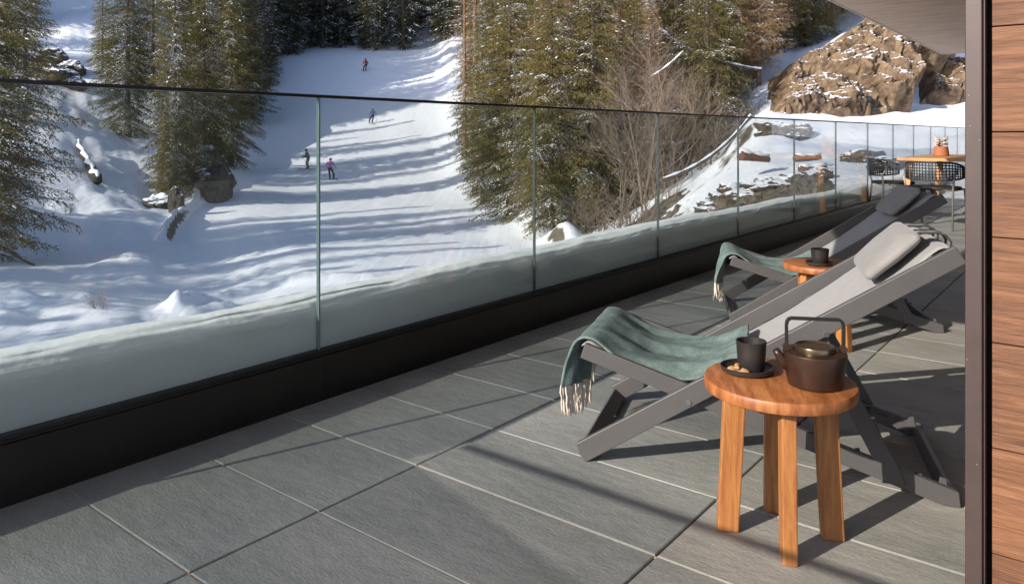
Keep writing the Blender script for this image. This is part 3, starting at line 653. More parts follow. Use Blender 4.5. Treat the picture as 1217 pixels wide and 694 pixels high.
# ---------------------------------------------------------------- dining set
def dining_chair(loc, rz, label):      # faces local +y
    root = empty('dining_chair', loc, rz); tag(root, label, 'chair', 'dark woven dining chairs round the wooden table')
    Rr = .29
    def bp(t, z):     # t -1..1 round the back
        a = -math.pi / 2 + t * R(83); rx = .29; ry = .27
        return Vector((rx * math.cos(a), .02 + ry * math.sin(a) - .05 * (z - .45), z))
    bk = MB(); lv = [.52 + i * (.19 / 6) for i in range(7)]
    def top(t): return .712 - .08 * max(0, abs(t) - .55) ** 1.5 * 2
    for i, z in enumerate(lv):
        pts = []
        for k in range(29):
            t = -1 + 2 * k / 28; zz = .525 + .03 * abs(t) ** 3 + (top(t) - .525 - .03 * abs(t) ** 3) * i / 6; pts.append(bp(t, zz))
        bk.tube(pts, .011 if i in (0, 6) else .006, 6)
    for k in range(27):
        t = -1 + 2 * k / 26; a0 = bp(t, .525 + .03 * abs(t) ** 3); a1 = bp(t, top(t)); bk.tube([a0, a1], .006 if 0 < k < 26 else .011, 5)
    bk.build('woven_backrest', 'weave_dark', root, smooth=True)
    st_ = MB().lathe([(0, .425), (.235, .425), (.25, .432), (.25, .446), (.24, .452), (0, .45)], k=32, sx=1.0, sy=.95).build('seat', 'weave_dark', root, auto=True)
    for s in (-1, 1):
        MB().tube([(s * .245, -.21, 0), (s * .235, -.17, .43), (s * .25, -.19, .53), (s * .262, -.13, .63)], .011, 8).build('leg', 'chair_leg_metal', root, smooth=True)
        MB().tube([(s * .235, .24, 0), (s * .215, .20, .43)], .011, 8).build('leg', 'chair_leg_metal', root, smooth=True)
    MB().tube([(-.235, -.17, .42), (.235, -.17, .42)], .009, 8).tube([(-.215, .20, .42), (.215, .20, .42)], .009, 8).tube([(-.235, -.17, .42), (-.215, .20, .42)], .009, 8).tube([(.235, -.17, .42), (.215, .20, .42)], .009, 8).build('seat_frame', 'chair_leg_metal', root, smooth=True)
    return root
tv0, tu0 = -1.98, 9.75
dt = empty('dining_table', W(tv0, tu0), TA); tag(dt, 'light wooden dining table at the far end of the terrace', 'table')
MB().box((0, 0, .705), (1.45, 2.2, .74)).build('table_top', 'table_wood', dt, bevel=.004)
for (x, y) in ((.09, .10), (1.36, .10), (.09, 2.1), (1.36, 2.1)):
    MB().beam((x - .03, y - .02, 0), (x + .03, y + .02, .705), .07, .06).build('leg', 'table_wood', dt, bevel=.004)
dc = dining_chair(at(1112, 8.25), R(-50), 'dark woven dining chair with its back turned, at the near end of the wooden table')
copy_tree(dc, at(1061, 9.15), R(-100), label='dark woven dining chair between the glass railing and the wooden table')
copy_tree(dc, W(-.15, 10.4), R(60), label='dark woven dining chair on the building side of the wooden table')
pt = empty('potted_plant', at(1118.5, 9.55, .7405)); tag(pt, 'small pale plant in a terracotta pot on the dining table', 'potted plant')
MB().lathe([(0, 0), (.085, 0), (.092, .01), (.078, .115), (.072, .118), (.068, .10), (0, .10)], k=28).build('pot', 'terracotta', pt, auto=True)
lv = MB()
for i in range(44):
    a = random.uniform(0, 6.28); t = random.random(); b = Vector((.02 * math.cos(a), .02 * math.sin(a), .10 + .10 * t)); d = Vector((math.cos(a) * .06, math.sin(a) * .06, random.uniform(.02, .07)))
    lv.tube([b, b + d * .6, b + d], [.004, .012, .003], 5)
lv.build('leaves', 'pale_leaf', pt, smooth=True)

# ---------------------------------------------------------------- trees
def quads_from(B, D, L, Wd, S):
    """diamond shaped slivers: base, direction, length, width, side"""
    p0 = B; p1 = B + D * (L * .45)[:, None] + S * (Wd / 2)[:, None]; p2 = B + D * L[:, None]; p3 = B + D * (L * .45)[:, None] - S * (Wd / 2)[:, None]
    V = np.stack([p0, p1, p2, p3], 1).reshape(-1, 3); return V
def unit(a): return a / np.maximum(np.linalg.norm(a, axis=-1, keepdims=True), 1e-9)
def conifer(seed, H, Rm, nb, step, tl, tw, droop=.35, needle='spruce_needles', snow=.5, bare=.03, side=.42, dens=1.0, trunk='bark_grey', tr=None, hang=.25, snowsz=1.0, lean=0):
    """meshes of one conifer: trunk with limbs, crown of needle sprays, snow loads"""
    g = np.random.default_rng(seed); rr = random.Random(seed)
    tr = tr or H * .013
    tb = MB(); B_, D_, L_, W_, SQ = [], [], [], [], []; sn = MB()
    tb.tube([(lean * H * .02 * math.sin(k * .9), lean * H * .02 * math.cos(k * 1.3), H * k / 10 * .995) for k in range(11)], [tr * (1.25 if k == 0 else 1) * (1 - .93 * k / 10) for k in range(11)], 9)
    for b in range(nb):
        q = (b + rr.random()) / nb; z = H * (bare + (1 - bare) * q ** .92); f = 1 - (z / H)
        L = Rm * (min(1, f * 1.35 + .04)) ** .85 * rr.uniform(.62, 1.12) * (1 if q > .06 else .75)
        if L < .15: L = .15
        az = b * 2.39996 + rr.uniform(-.5, .5); dr = droop * (1 - .5 * q) * rr.uniform(.6, 1.4); up0 = .25 * q + .05
        n = max(4, int(L / step)); t = (np.arange(n) + .5) / n
        ca, sa = math.cos(az), math.sin(az)
        rad = t * L; zz = z + L * (up0 * t - dr * t ** 1.6 + .20 * dr * t ** 4) + g.normal(0, .01 * L, n)
        swing = .06 * L * math.sin(rr.uniform(0, 6)) * t ** 2
        P = np.stack([rad * ca - swing * sa, rad * sa + swing * ca, zz], 1)
        if L > .6: tb.tube([(0, 0, z)] + [tuple(P[i]) for i in range(0, n, max(1, n // 4))] + [tuple(P[-1])], [max(.012, L * .012)] + [max(.006, L * .010 * (1 - k / 6)) for k in range(len(range(0, n, max(1, n // 4))) + 1)], 4)
        # side sprays
        sel = np.repeat(np.arange(n)[t > .12], 2); sg = np.tile([1., -1.], len(sel) // 2)
        if dens < 1: k_ = g.random(len(sel)) < dens; sel, sg = sel[k_], sg[k_]
        ls = side * L * (1 - .75 * t[sel]) * g.uniform(.5, 1.1, len(sel)) + .12
        T = np.array([ca, sa, -dr * .6]); N = np.array([-sa, ca, 0])
        SD = unit(T[None] * g.uniform(.45, .9, (len(sel), 1)) + N[None] * sg[:, None] + np.array([0, 0, -1.])[None] * g.uniform(.0, 2 * hang, (len(sel), 1)))
        m = np.maximum(2, (ls / (tl * .42)).astype(int)); rep = np.repeat(np.arange(len(sel)), m)
        k_ = np.concatenate([np.arange(x) for x in m]) if len(m) else np.zeros(0); fr = (k_ + .3) / m[rep]
        base = P[sel][rep] + SD[rep] * (ls[rep] * fr)[:, None] + np.stack([np.zeros(len(rep)), np.zeros(len(rep)), -hang * ls[rep] * fr ** 2], 1)
        d = unit(SD[rep] + g.normal(0, .42, (len(rep), 3)) + np.array([0, 0, -hang * .8]))
        B_.append(base); D_.append(d); L_.append(tl * g.uniform(.6, 1.25, len(rep))); W_.append(tw * g.uniform(.6, 1.3, len(rep)))
        if snow:
            mk = (np.sin(base[:, 0] * 2.3 + seed) + np.sin(base[:, 1] * 2.6 + 1) + np.sin(base[:, 2] * 1.7 + seed * 2) + g.normal(0, .5, len(base))) > (1.75 - snow * 1.3)
            if mk.any():
                d2 = unit(SD[rep][mk] * np.array([1, 1, .5]) + g.normal(0, .25, (mk.sum(), 3)) * np.array([1, 1, .4]))
                s2 = unit(np.cross(d2, np.array([0, 0, 1.])) + g.normal(0, .3, d2.shape)); l2 = tl * g.uniform(.5, 1.0, mk.sum())
                SQ.append(quads_from(base[mk] + np.array([0, 0, tw * .7 + .015]), d2, l2, np.maximum(tw, tl * .28) * g.uniform(.9, 1.8, mk.sum()), s2))
        B_.append(P); D_.append(unit(T[None] + g.normal(0, .35, (n, 3)))); L_.append(tl * g.uniform(.8, 1.4, n)); W_.append(tw * g.uniform(.7, 1.3, n))
        if snow and rr.random() < snow and L > .5:
            for k in range(rr.choice((1, 1, 2, 3))):
                i = rr.randrange(int(n * .3), n); c = P[i] + np.array([g.normal(0, .06 * L), g.normal(0, .06 * L), .03]); a = rr.uniform(.05, .13) * snowsz * min(1.6, L); bl = rr.uniform(.03, .07) * snowsz
                o = len(sn.v); ax = np.array([ca, sa, -dr]); ay = np.array([-sa, ca, 0])
                for ii in range(5):
                    v = -1 + ii / 2; rad_ = math.sqrt(max(0, 1 - v * v)) + .02
                    for jj in range(6):
                        w_ = jj * math.pi / 3; qv = c + ax * a * v + ay * bl * rad_ * math.cos(w_) * rr.uniform(.7, 1.3) + np.array([0, 0, 1]) * bl * .55 * rad_ * math.sin(w_) * rr.uniform(.7, 1.2)
                        sn.v.append(tuple(qv))
                for ii in range(4):
                    for jj in range(6): sn.f.append((o + ii * 6 + jj, o + ii * 6 + (jj + 1) % 6, o + (ii + 1) * 6 + (jj + 1) % 6, o + (ii + 1) * 6 + jj))
    B = np.concatenate(B_); D = np.concatenate(D_); Ls = np.concatenate(L_); Wd = np.concatenate(W_)
    S = unit(np.cross(D, g.normal(0, 1, D.shape)))
    V = quads_from(B, D, Ls, Wd, S); Fq = np.arange(len(V)).reshape(-1, 4)
    crown = npmesh('crown', V, Fq); crown.materials.append(M[needle])
    tm = tb.mesh('trunk'); tm.materials.append(M[trunk]); sm = None
    if snow:
        a0 = np.array(sn.v) if sn.v else np.zeros((0, 3)); f0 = np.array(sn.f) if sn.f else np.zeros((0, 4), int); q0 = np.concatenate(SQ) if SQ else np.zeros((0, 3))
        sm = npmesh('snow_load', np.concatenate([a0, q0]), np.concatenate([f0, len(a0) + np.arange(len(q0)).reshape(-1, 4)]))
        sm.materials.append(M['snow_soft']); sm.polygons.foreach_set('use_smooth', [True] * len(sm.polygons))
    return tm, crown, sm
def plant(name, kit, loc, rz, sc, label, cat, group=None):
    r = empty(name, loc, rz); r.scale = sc if hasattr(sc, '__len__') else (sc, sc, sc); tag(r, label, cat, group)
    for nm, me in zip(('trunk', 'crown', 'snow_load'), kit):
        if me is None: continue
        c = bpy.data.objects.new(nm, me); col.objects.link(c); c.parent = r
        if nm == 'snow_load': c['kind'] = 'stuff'
    return r
NS = [conifer(11 + i, 20, 3.3, 360, .14, .17, .045, droop=.45, snow=.36, hang=.28) for i in range(2)]         # near spruces
FS = [conifer(31 + i, 20, 3.0, 210, .26, .32, .085, droop=.5, needle='dark_needles', snow=.55, snowsz=1.4, hang=.3) for i in range(3)]   # far spruces
MS = [conifer(41 + i, 20, 3.1, 260, .19, .23, .06, droop=.4, snow=.22, snowsz=1.0, hang=.3) for i in range(2)]
LA = [conifer(51 + i, 22, 3.3, 280, .22, .30, .040, droop=.12, needle='larch_twigs', snow=.16, side=.36, trunk='bark_larch', hang=.30, bare=.10, tr=.22) for i in range(3)]
TALL = conifer(61, 28, 2.6, 170, .24, .3, .028, droop=.15, needle='larch_twigs', snow=.2, side=.3, trunk='bark_larch', bare=.30, tr=.30, hang=.3)
def shrub(seed, H, n0, depth=4, spread=.55, rad=.05, snow=True):
    rr = random.Random(seed); tb = MB(); sn = MB(); tw = []
    def grow(p, d, L, r, k):
        pts = [p]; dd = d.copy(); nseg = 4
        for i in range(nseg):
            dd = (dd + Vector((rr.gauss(0, .13), rr.gauss(0, .13), rr.gauss(.03, .08)))).normalized(); pts.append(pts[-1] + dd * L / nseg)
        tb.tube(pts, [r * (1 - .45 * i / nseg) for i in range(nseg + 1)], 5 if r > .02 else 3)
        if snow and abs(dd.z) < .6 and rr.random() < .4 and r > .022:
            sn.tube([pts[1] + Vector((0, 0, r)), pts[2] + Vector((0, 0, r + .01)), pts[3] + Vector((0, 0, r))], [r * .6, r * 1.2 + .012, r * .5], 5)
        if k == 0: return
        for i in range(rr.choice((3, 4, 4))):
            j = rr.randrange(1, nseg + 1); e = (dd + Vector((rr.gauss(0, spread), rr.gauss(0, spread), rr.gauss(.1, spread * .6)))).normalized()
            grow(pts[j], e, L * rr.uniform(.5, .8), r * .52, k - 1)
    for i in range(n0):
        a = rr.uniform(0, 6.28); grow(Vector((.2 * math.cos(a), .2 * math.sin(a), -.1)), Vector((math.cos(a) * .35, math.sin(a) * .35, 1)).normalized(), H * rr.uniform(.35, .5), rad, depth)
    tm = tb.mesh('trunk'); tm.materials.append(M['twig_bark']); sm = sn.mesh('snow_load'); sm.materials.append(M['snow_soft'])
    return tm, None, sm if snow else None
SH = [shrub(71 + i, 10, 4, depth=5, rad=.055, spread=.5) for i in range(3)]
BU = [shrub(81 + i, 2.2, 9, depth=2, rad=.018, spread=.7, snow=False) for i in range(2)]

rg = random.Random(5)
def G3(px, Y, dz=-.15):
    X = (px - CX) / F * Y; return Vector((X, Y, ground(X, Y) + dz))
def base(kits, Hk, px, Y, H, name, label, cat, group=None, wide=1.0, rz=None):
    s = H / Hk; return plant(name, kits, G3(px, Y), rg.uniform(0, 6.28) if rz is None else rz, (s * wide, s * wide, s), label, cat, group)
# left foreground and left bank
base(NS[0], 20, -22, 24, 17, 'spruce_tree', 'large spruce with snowy boughs cut by the left edge of the picture', 'spruce', wide=.92)
for a in [
    (NS[1], 20, 152, 53, 17, 'dark bushy spruce with snow on its boughs, nearest the bare snow at upper left', .88),
    (NS[0], 20, 208, 44, 16.5, 'tall golden green spruce standing lowest on the slope above the rocks, left of the piste', .68),
    (NS[1], 20, 242, 47, 17.5, 'snow laden spruce directly above the dark boulder left of the piste', .78),
    (NS[0], 20, 274, 60, 20, 'spruce nearest the left edge of the piste with a snowy side', .75),
    (MS[0], 20, 182, 62, 15, 'slimmer spruce in the gap behind the bushy spruce at upper left', .9),
    (NS[1], 20, 198, 42.5, 6.2, 'small thin spruce at the foot of the tallest tree left of the piste', .9),
    (MS[1], 20, 122, 62, 9, 'young spruce beside the open snow at upper left', .9),
    (MS[0], 20, 30, 47, 13, 'spruce behind the large cut off tree at the left edge', 1.0),
    (MS[1], 20, 300, 84, 16, 'dark spruce just behind the piste edge group', 1.1)]:
    base(a[0], a[1], a[2], a[3], a[4], 'spruce_tree', a[5], 'spruce', wide=a[6])
def scatter(n, pxr, Yr, kits, name, label, cat, group, Hr, mind=2.2, ok=None):
    pts = []; tries = 0
    while len(pts) < n and tries < n * 60:
        tries += 1; px = rg.uniform(*pxr); Y = math.sqrt(rg.uniform(Yr[0] ** 2, Yr[1] ** 2)); X = (px - CX) / F * Y
        if ok and not ok(px, Y): continue
        if any((X - a) ** 2 + (Y - b) ** 2 < mind ** 2 for a, b in pts): continue
        pts.append((X, Y)); k = rg.choice(kits); H = rg.uniform(*Hr)
        fr = (px - pxr[0]) / (pxr[1] - pxr[0]); hr = (H - Hr[0]) / (Hr[1] - Hr[0])
        lb = ('short ' if hr < .33 else 'tall ' if hr > .67 else 'middling ') + label + (', left part' if fr < .33 else ', right part' if fr > .67 else ', middle part')
        base(k[0], k[1], px, Y, H, name, lb, cat, group, wide=rg.uniform(.85, 1.15))
kFS = [(k, 20) for k in FS]; kMS = [(k, 20) for k in MS]; kLA = [(k, 22) for k in LA]; kSH = [(k, 10) for k in SH]
scatter(95, (285, 560), (116, 160), kFS, 'spruce_tree', 'dark snow dusted spruce in the wood behind the top of the piste', 'spruce', 'dark wood behind the piste', (17, 26), 2.1, ok=lambda p, Y: Y > 117)
scatter(16, (296, 350), (100, 120), kFS, 'spruce_tree', 'dark spruce at the upper left rim of the piste', 'spruce', 'spruces at the upper left rim of the piste', (15, 21), 2.8, ok=lambda p, Y: p < 312 + (Y - 97) * .9)
scatter(18, (150, 300), (80, 115), kFS, 'spruce_tree', 'dark spruce high on the bank behind the left hand trees', 'spruce', 'wood on the upper left bank', (13, 20), 3.0)
scatter(5, (-70, 25), (58, 80), kMS, 'spruce_tree', 'spruce on the steep snowy bank at the far upper left', 'spruce', 'spruces on the far left bank', (9, 15), 3.5)
# right of the piste
base(TALL, 28, 565, 60, 27, 'larch_tree', 'tall larch with a long bare sunlit trunk at the right edge of the piste', 'larch')
base(TALL, 28, 552, 66, 24, 'larch_tree', 'slimmer bare trunked larch just left of the tall larch', 'larch', wide=.9)
for a in [(NS[0], 606, 35, 14, 'golden green spruce at the right edge of the piste, lowest boughs over the snow', 1.0), (NS[1], 655, 29, 12, 'broad dark spruce standing nearest the glass right of the piste', 1.05),
          (NS[0], 702, 31, 12.5, 'dense olive spruce between the piste spruces and the bare trees', 1.05), (NS[1], 638, 48, 18, 'tall olive spruce behind the two nearest right hand spruces', 1.05), (NS[0], 585, 50, 16, 'spruce behind the tall larch trunk', .95),
          (NS[1], 735, 44, 13, 'dark spruce half hidden by the bare branches', 1.0), (NS[0], 600, 57, 19, 'spruce filling the gap right of the tall larch trunk', 1.0)]:
    base(a[0], 20, a[1], a[2], a[3], 'spruce_tree', a[4], 'spruce', wide=a[5])
okR = lambda p, Y: not (p > 880 and Y < 40) and not (p > 1000 and Y < 46)
scatter(95, (560, 1040), (38, 88), kLA, 'larch_tree', 'bare brown larch in the sunlit wood right of the piste', 'larch', 'larches on the sunlit hillside', (11, 18), 1.9, ok=okR)
scatter(62, (540, 1000), (36, 95), kMS, 'spruce_tree', 'olive green spruce among the larches of the sunlit wood', 'spruce', 'spruces on the sunlit hillside', (8, 17), 2.0, ok=okR)
scatter(26, (515, 1130), (88, 125), kMS, 'spruce_tree', 'spruce high on the sunlit hillside behind the larches', 'spruce', 'spruces high on the hillside', (13, 20), 3, ok=lambda p, Y: p > 560 or Y > 112)
scatter(18, (690, 960), (32, 56), kSH, 'bare_tree', 'leafless tree with thin pale branches on the sunlit hillside', 'bare tree', 'leafless trees on the hillside', (4.5, 8), 1.6, ok=lambda p, Y: Y > 30 + max(0, p - 860) * .14)
scatter(84, (670, 930), (29, 58), kMS + kLA, 'young_conifer', 'young conifer in the thick growth between the glass and the hillside wood', 'conifer', 'thick growth of young conifers', (5.5, 12.5), 1.45, ok=lambda p, Y: Y > 29 + max(0, p - 840) * .11)
scatter(34, (860, 1075), (40.5, 60), kLA + kMS, 'conifer_tree', 'conifer standing directly above the brown rock outcrop', 'conifer', 'conifers above the rock outcrop', (8, 15), 1.7, ok=lambda p, Y: p < 985 or Y > 44)
base(SH[0], 10, 768, 25, 6.5, 'bare_tree', 'leafless multi stemmed tree nearest the glass, pale stems splaying upwards', 'bare tree')
base(SH[1], 10, 735, 27, 6, 'bare_tree', 'leafless tree with fine twigs beside the dark spruce', 'bare tree')
base(SH[2], 10, 806, 29, 6, 'bare_tree', 'leafless tree behind the snowy fallen trunk', 'bare tree')
base(LA[1], 22, 870, 36, 15, 'larch_tree', 'slender leaning larch trunk left of the rock outcrop', 'larch', wide=.8)
# unseen spruce wood outside the picture on the left whose shade falls across the piste
pts = []
while len(pts) < 120:
    X, Y = (rg.uniform(-36, -22), rg.uniform(-8, 24)) if len(pts) < 48 else (rg.uniform(-95, -23), rg.uniform(-7, 112))
    if X > -.77 * Y or Y - .692 * X < 13.5 or any((X - a) ** 2 + (Y - b) ** 2 < 4.5 for a, b in pts): continue
    pts.append((X, Y)); k = rg.choice(kMS); cc = Y - .692 * X; H = rg.uniform(9.5, 13.5) if Y < 20 else rg.uniform(8, 11) if 72 < cc < 100 else rg.uniform(12, 17) if Y < 55 else rg.uniform(18, 26)
    plant('unseen_spruce', k[0], (X, Y, ground(X, Y) - .1), rg.uniform(0, 6.28), H / 20, 'spruce in the wood left of the picture that shades the piste', 'fir', 'wood beyond the left edge of the picture')

n_ = 0  # more unseen spruces of the same wood, shading the upper piste
while n_ < 34:
    X, Y = rg.uniform(-92, -48), rg.uniform(58, 112)
    if X > -.78 * Y or any((X - a) ** 2 + (Y - b) ** 2 < 4 for a, b in pts): continue
    pts.append((X, Y)); n_ += 1; k = rg.choice(kMS)
    plant('unseen_spruce', k[0], (X, Y, ground(X, Y) - .1), rg.uniform(0, 6.28), rg.uniform(19, 27) / 20 * (.5 if 72 < Y - .692 * X < 100 else 1), 'spruce in the wood left of the picture that shades the piste', 'fir', 'wood beyond the left edge of the picture')
# bushes and undergrowth
for px, Y, s in [(80, 33.5, .35), (118, 15.5, .3), (695, 25, 1.1), (712, 27, 1.2), (760, 21, 1.0), (745, 23, 1.2), (820, 13.8, .28), (868, 14.2, .25), (950, 14.3, .25), (775, 27, 1.3), (812, 30, 1.2), (850, 33, 1.2), (880, 32, 1.2), (680, 29, .9), (722, 31, 1.3), (790, 24, 1.1), (830, 27, 1.0), (845, 26, .6), (860, 28, 1.1)]:
    plant('bush', rg.choice(BU), G3(px, Y, -.05), rg.uniform(0, 6), s, 'low leafless brown bush poking out of the snow', 'bush', 'leafless bushes in the snow')

# ---------------------------------------------------------------- rocks, logs, rock face
def boulder(seed, s, sub=4, mm='snow_boulder'):
    import bmesh
    bm = bmesh.new(); bmesh.ops.create_icosphere(bm, subdivisions=sub, radius=1); g = np.random.default_rng(seed); o = g.uniform(0, 99, 3)
    from mathutils import noise
    for v in bm.verts:
        p = v.co + Vector(o); d = noise.noise(p * .9) * .45 + noise.noise(p * 2.3) * .2 + abs(noise.noise(p * 5)) * .12
        c = noise.cell(p * 1.6) * .10; v.co *= 1 + d + c
    me = bpy.data.meshes.new('boulder'); bm.to_mesh(me); bm.free(); me.materials.append(M[mm]); return me
bmesh_k = [boulder(i, 1) for i in range(4)] + [boulder(i + 9, 1, 4, 'snow_rubble') for i in range(3)]
def rock(px, Y, s, label, group=None, dz=0, mi=0):
    o = bpy.data.objects.new('boulder', bmesh_k[mi]); col.objects.link(o); o.location = G3(px, Y, dz); o.scale = s; o.rotation_euler.z = rg.uniform(0, 6); tag(o, label, 'rock', group); return o
rock(248, 46.5, (1.5, 1.6, 2.6), 'large dark boulder under the snow laden spruce left of the piste', dz=.3, mi=1)
rock(190, 40.5, (.9, .8, .6), 'snow capped rock at the foot of the small thin spruce', dz=.1, mi=2)
rock(210, 39.5, (.35, .4, .9), 'narrow upright dark rock stump below the left hand trees', dz=.2, mi=3)
for px, Y, s in [(60, 57, 1.1), (78, 58, 1.0), (90, 57.5, .8), (86, 61, 1.0), (64, 62, .9)]:
    rock(px, Y, (s, s, s * .7), 'snow capped rock in the tumbled heap high on the left bank', 'snow capped rocks on the left bank', dz=.4, mi=rg.randrange(4))
for px, Y, s in [(873, 14.6, .34), (882, 14.8, .3), (862, 14.5, .26), (893, 14.6, .3), (905, 14.9, .22), (915, 15, .28), (926, 15.1, .2), (940, 14.8, .34), (952, 15, .3), (963, 14.9, .26), (975, 15.2, .22), (848, 14.2, .22), (838, 14, .2), (885, 13.8, .25), (910, 13.9, .28), (932, 13.9, .25), (955, 13.9, .22), (920, 22.5, .5), (945, 22, .4), (1025, 17.6, .4), (1055, 16.0, .3)]:
    rock(px, Y, (s * 1.3, s, s * .62), 'small brown rock breaking through the snow of the slope behind the railing', 'rocks breaking through the right hand slope', dz=.04, mi=4 + rg.randrange(3))
def log(name, pts, r, label, m='bark_grey', snow=True):
    root = empty(name, pts[0]); tag(root, label, 'fallen log'); P = [Vector(p) - Vector(pts[0]) for p in pts]; n = len(P)
    MB().tube(P, [r * (1 - .45 * i / (n - 1)) for i in range(n)], 10).build('trunk', m, root, smooth=True)
    if snow: MB().tube([p + Vector((0, 0, r * .75)) for p in P[:]], [r * (.35 + .55 * ((i * 7) % 3) / 2) * (1 - .4 * i / (n - 1)) for i in range(n)], 8).build('snow_load', 'snow_soft', root, smooth=True)
def curve3(a, b, c, n=14): return [a * (1 - t) ** 2 + b * 2 * t * (1 - t) + c * t * t for t in [i / (n - 1) for i in range(n)]]
q = [G3(116, 40.5, .25), G3(104, 43, .3), G3(92, 46, .35)]
mat('bark_dark', (.055, .042, .033), rough=.95, var=.6, vscale=5, bump=.9, bscale=10, bdist=.08)
q2 = [p + Vector((.10 * math.sin(i * 2.1), 0, .09 * math.sin(i * 1.7))) for i, p in enumerate(curve3(*q))]
log('fallen_log', q2, .24, 'dark fallen log poking out of the snow on the left bank, thick end downhill', m='bark_dark', snow=True)
def P3(px, Y, y): return Vector(((px - CX) / F * Y, Y, zy(0, Y, y)))
log('fallen_tree', curve3(P3(783, 33, 34), P3(818, 32, 72), P3(905, 31, 84), 18), .10, 'long bent trunk with snow on top hanging across the sunlit wood')
log('fallen_tree', curve3(P3(788, 22, 214), P3(850, 23, 195), P3(892, 24, 138), 18), .065, 'straight snowy fallen trunk leaning along the edge of the white slope')
log('fallen_tree', curve3(P3(775, 27, 92), P3(790, 27, 84), P3(812, 27, 62), 10), .06, 'short snow covered branch stub below the long bent trunk')
log('timber_log', curve3(P3(879, 16.2, 185), P3(895, 16.3, 187), P3(914, 16.4, 190), 8), .11, 'short reddish timber log under a snow cap, left of the second one', 'timber_brown')
log('timber_log', curve3(P3(944, 16.8, 188), P3(960, 16.8, 189), P3(975, 16.9, 187), 8), .09, 'reddish timber log under thick snow near the middle of the slope', 'timber_brown')
log('timber_log', curve3(P3(950, 16.3, 201), P3(962, 16.3, 203), P3(982, 16.4, 199), 8), .09, 'lower reddish timber log just below the other one in the snow', 'timber_brown')
# rock face
def rockface(px0, px1, Y0, Y1, skew, amp, cut, sd, label, nu=230, nv=190):
    A, B = np.meshgrid(np.linspace(0, 1, nu), np.linspace(0, 1, nv), indexing='ij')
    px = px0 + A * (px1 - px0); Y = Y0 + B * (Y1 - Y0) + (A - .5) * skew; X = (px - CX) / F * Y
    Z = np.array([[ground(x, y) for x, y in zip(r1, r2)] for r1, r2 in zip(X, Y)])
    n0 = fbm(X * .35 + sd, Y * .35 + sd, 3)
    m = np.clip(np.minimum(np.minimum(A, 1 - A) * 8, np.minimum(B * 7, (1 - B) * 3.2)), 0, 1)
    if cut: m = m * np.clip((cut + B * 115 + 60 * n0 - px) / 22, 0, 1)          # snow lies over the right hand part
    ridge = 1 - np.abs(fbm(X * .8 + Z * .5 + sd, Z * .7 - Y * .2, 4)) * 2
    crack = np.abs(fbm(X * 1.9 + 7 + sd, Z * 2.2 + X * .6 + Y * .5, 4)); fine = fbm(X * 6, Z * 6 + Y * 4, 4)
    strata = np.abs(((Z * 1.3 + X * .55 + 1.2 * n0) % 1) - .5)
    hgt = amp * (.55 + .9 * n0 + .55 * ridge) - .55 * np.clip(.12 - crack, 0, 1) * 3 + .10 * fine + .35 * strata
    Yd = Y - m * 1.45 * hgt; Zd = Z + m * .50 * hgt - (1 - m) * .35 + m * .06 * fine
    idx = np.arange(nu * nv).reshape(nu, nv)
    Q = np.stack([idx[:-1, :-1], idx[1:, :-1], idx[1:, 1:], idx[:-1, 1:]], -1).reshape(-1, 4)
    o = link('rock_outcrop', npmesh('rock_outcrop', np.stack([X, Yd, Zd], -1).reshape(-1, 3), Q), 'snow_rock'); tag(o, label, 'rock outcrop')
rockface(898, 1135, 26.4, 39.2, 1.5, 1.25, 1052, 5, 'large sunlit brown earth and rock outcrop above the far end of the railing')
rockface(1085, 1175, 28.5, 33.5, 0, .7, 0, 21, 'small golden rock in the snow to the right of the large brown outcrop')

def soil(px0, px1, Y0, Y1, off, sd, nu=170, nv=70):
    A, B = np.meshgrid(np.linspace(0, 1, nu), np.linspace(0, 1, nv), indexing='ij')
    px = px0 + A * (px1 - px0); Y = Y0 + B * (Y1 - Y0); X = (px - CX) / F * Y
    Z = np.array([[ground(x, y) for x, y in zip(a_, b_)] for a_, b_ in zip(X, Y)])
    m = np.clip(np.minimum(np.minimum(A, 1 - A) * 5, np.minimum(B, 1 - B) * 4), 0, 1)
    Z = Z + off + .34 * fbm(X * .9 + sd, Y * 1.4, 5) + .16 * np.abs(fbm(X * 5 + sd, Y * 5, 4)) - (1 - m) * .35
    idx = np.arange(nu * nv).reshape(nu, nv); Q = np.stack([idx[:-1, :-1], idx[1:, :-1], idx[1:, 1:], idx[:-1, 1:]], -1).reshape(-1, 4)
    o = link('bare_soil', npmesh('bare_soil', np.stack([X, Y, Z], -1).reshape(-1, 3), Q), 'soil_brown'); tag(o, 'bare brown soil and rubble showing through the snow', kind='structure')
mat('soil_brown', (.17, .14, .095), rough=.95, vcol=(.07, .055, .038), vscale=5, bump=.9, bscale=18, bdist=.05)
soil(800, 1015, 12.2, 15.2, .02, 3)
soil(690, 830, 16, 27, .0, 8)
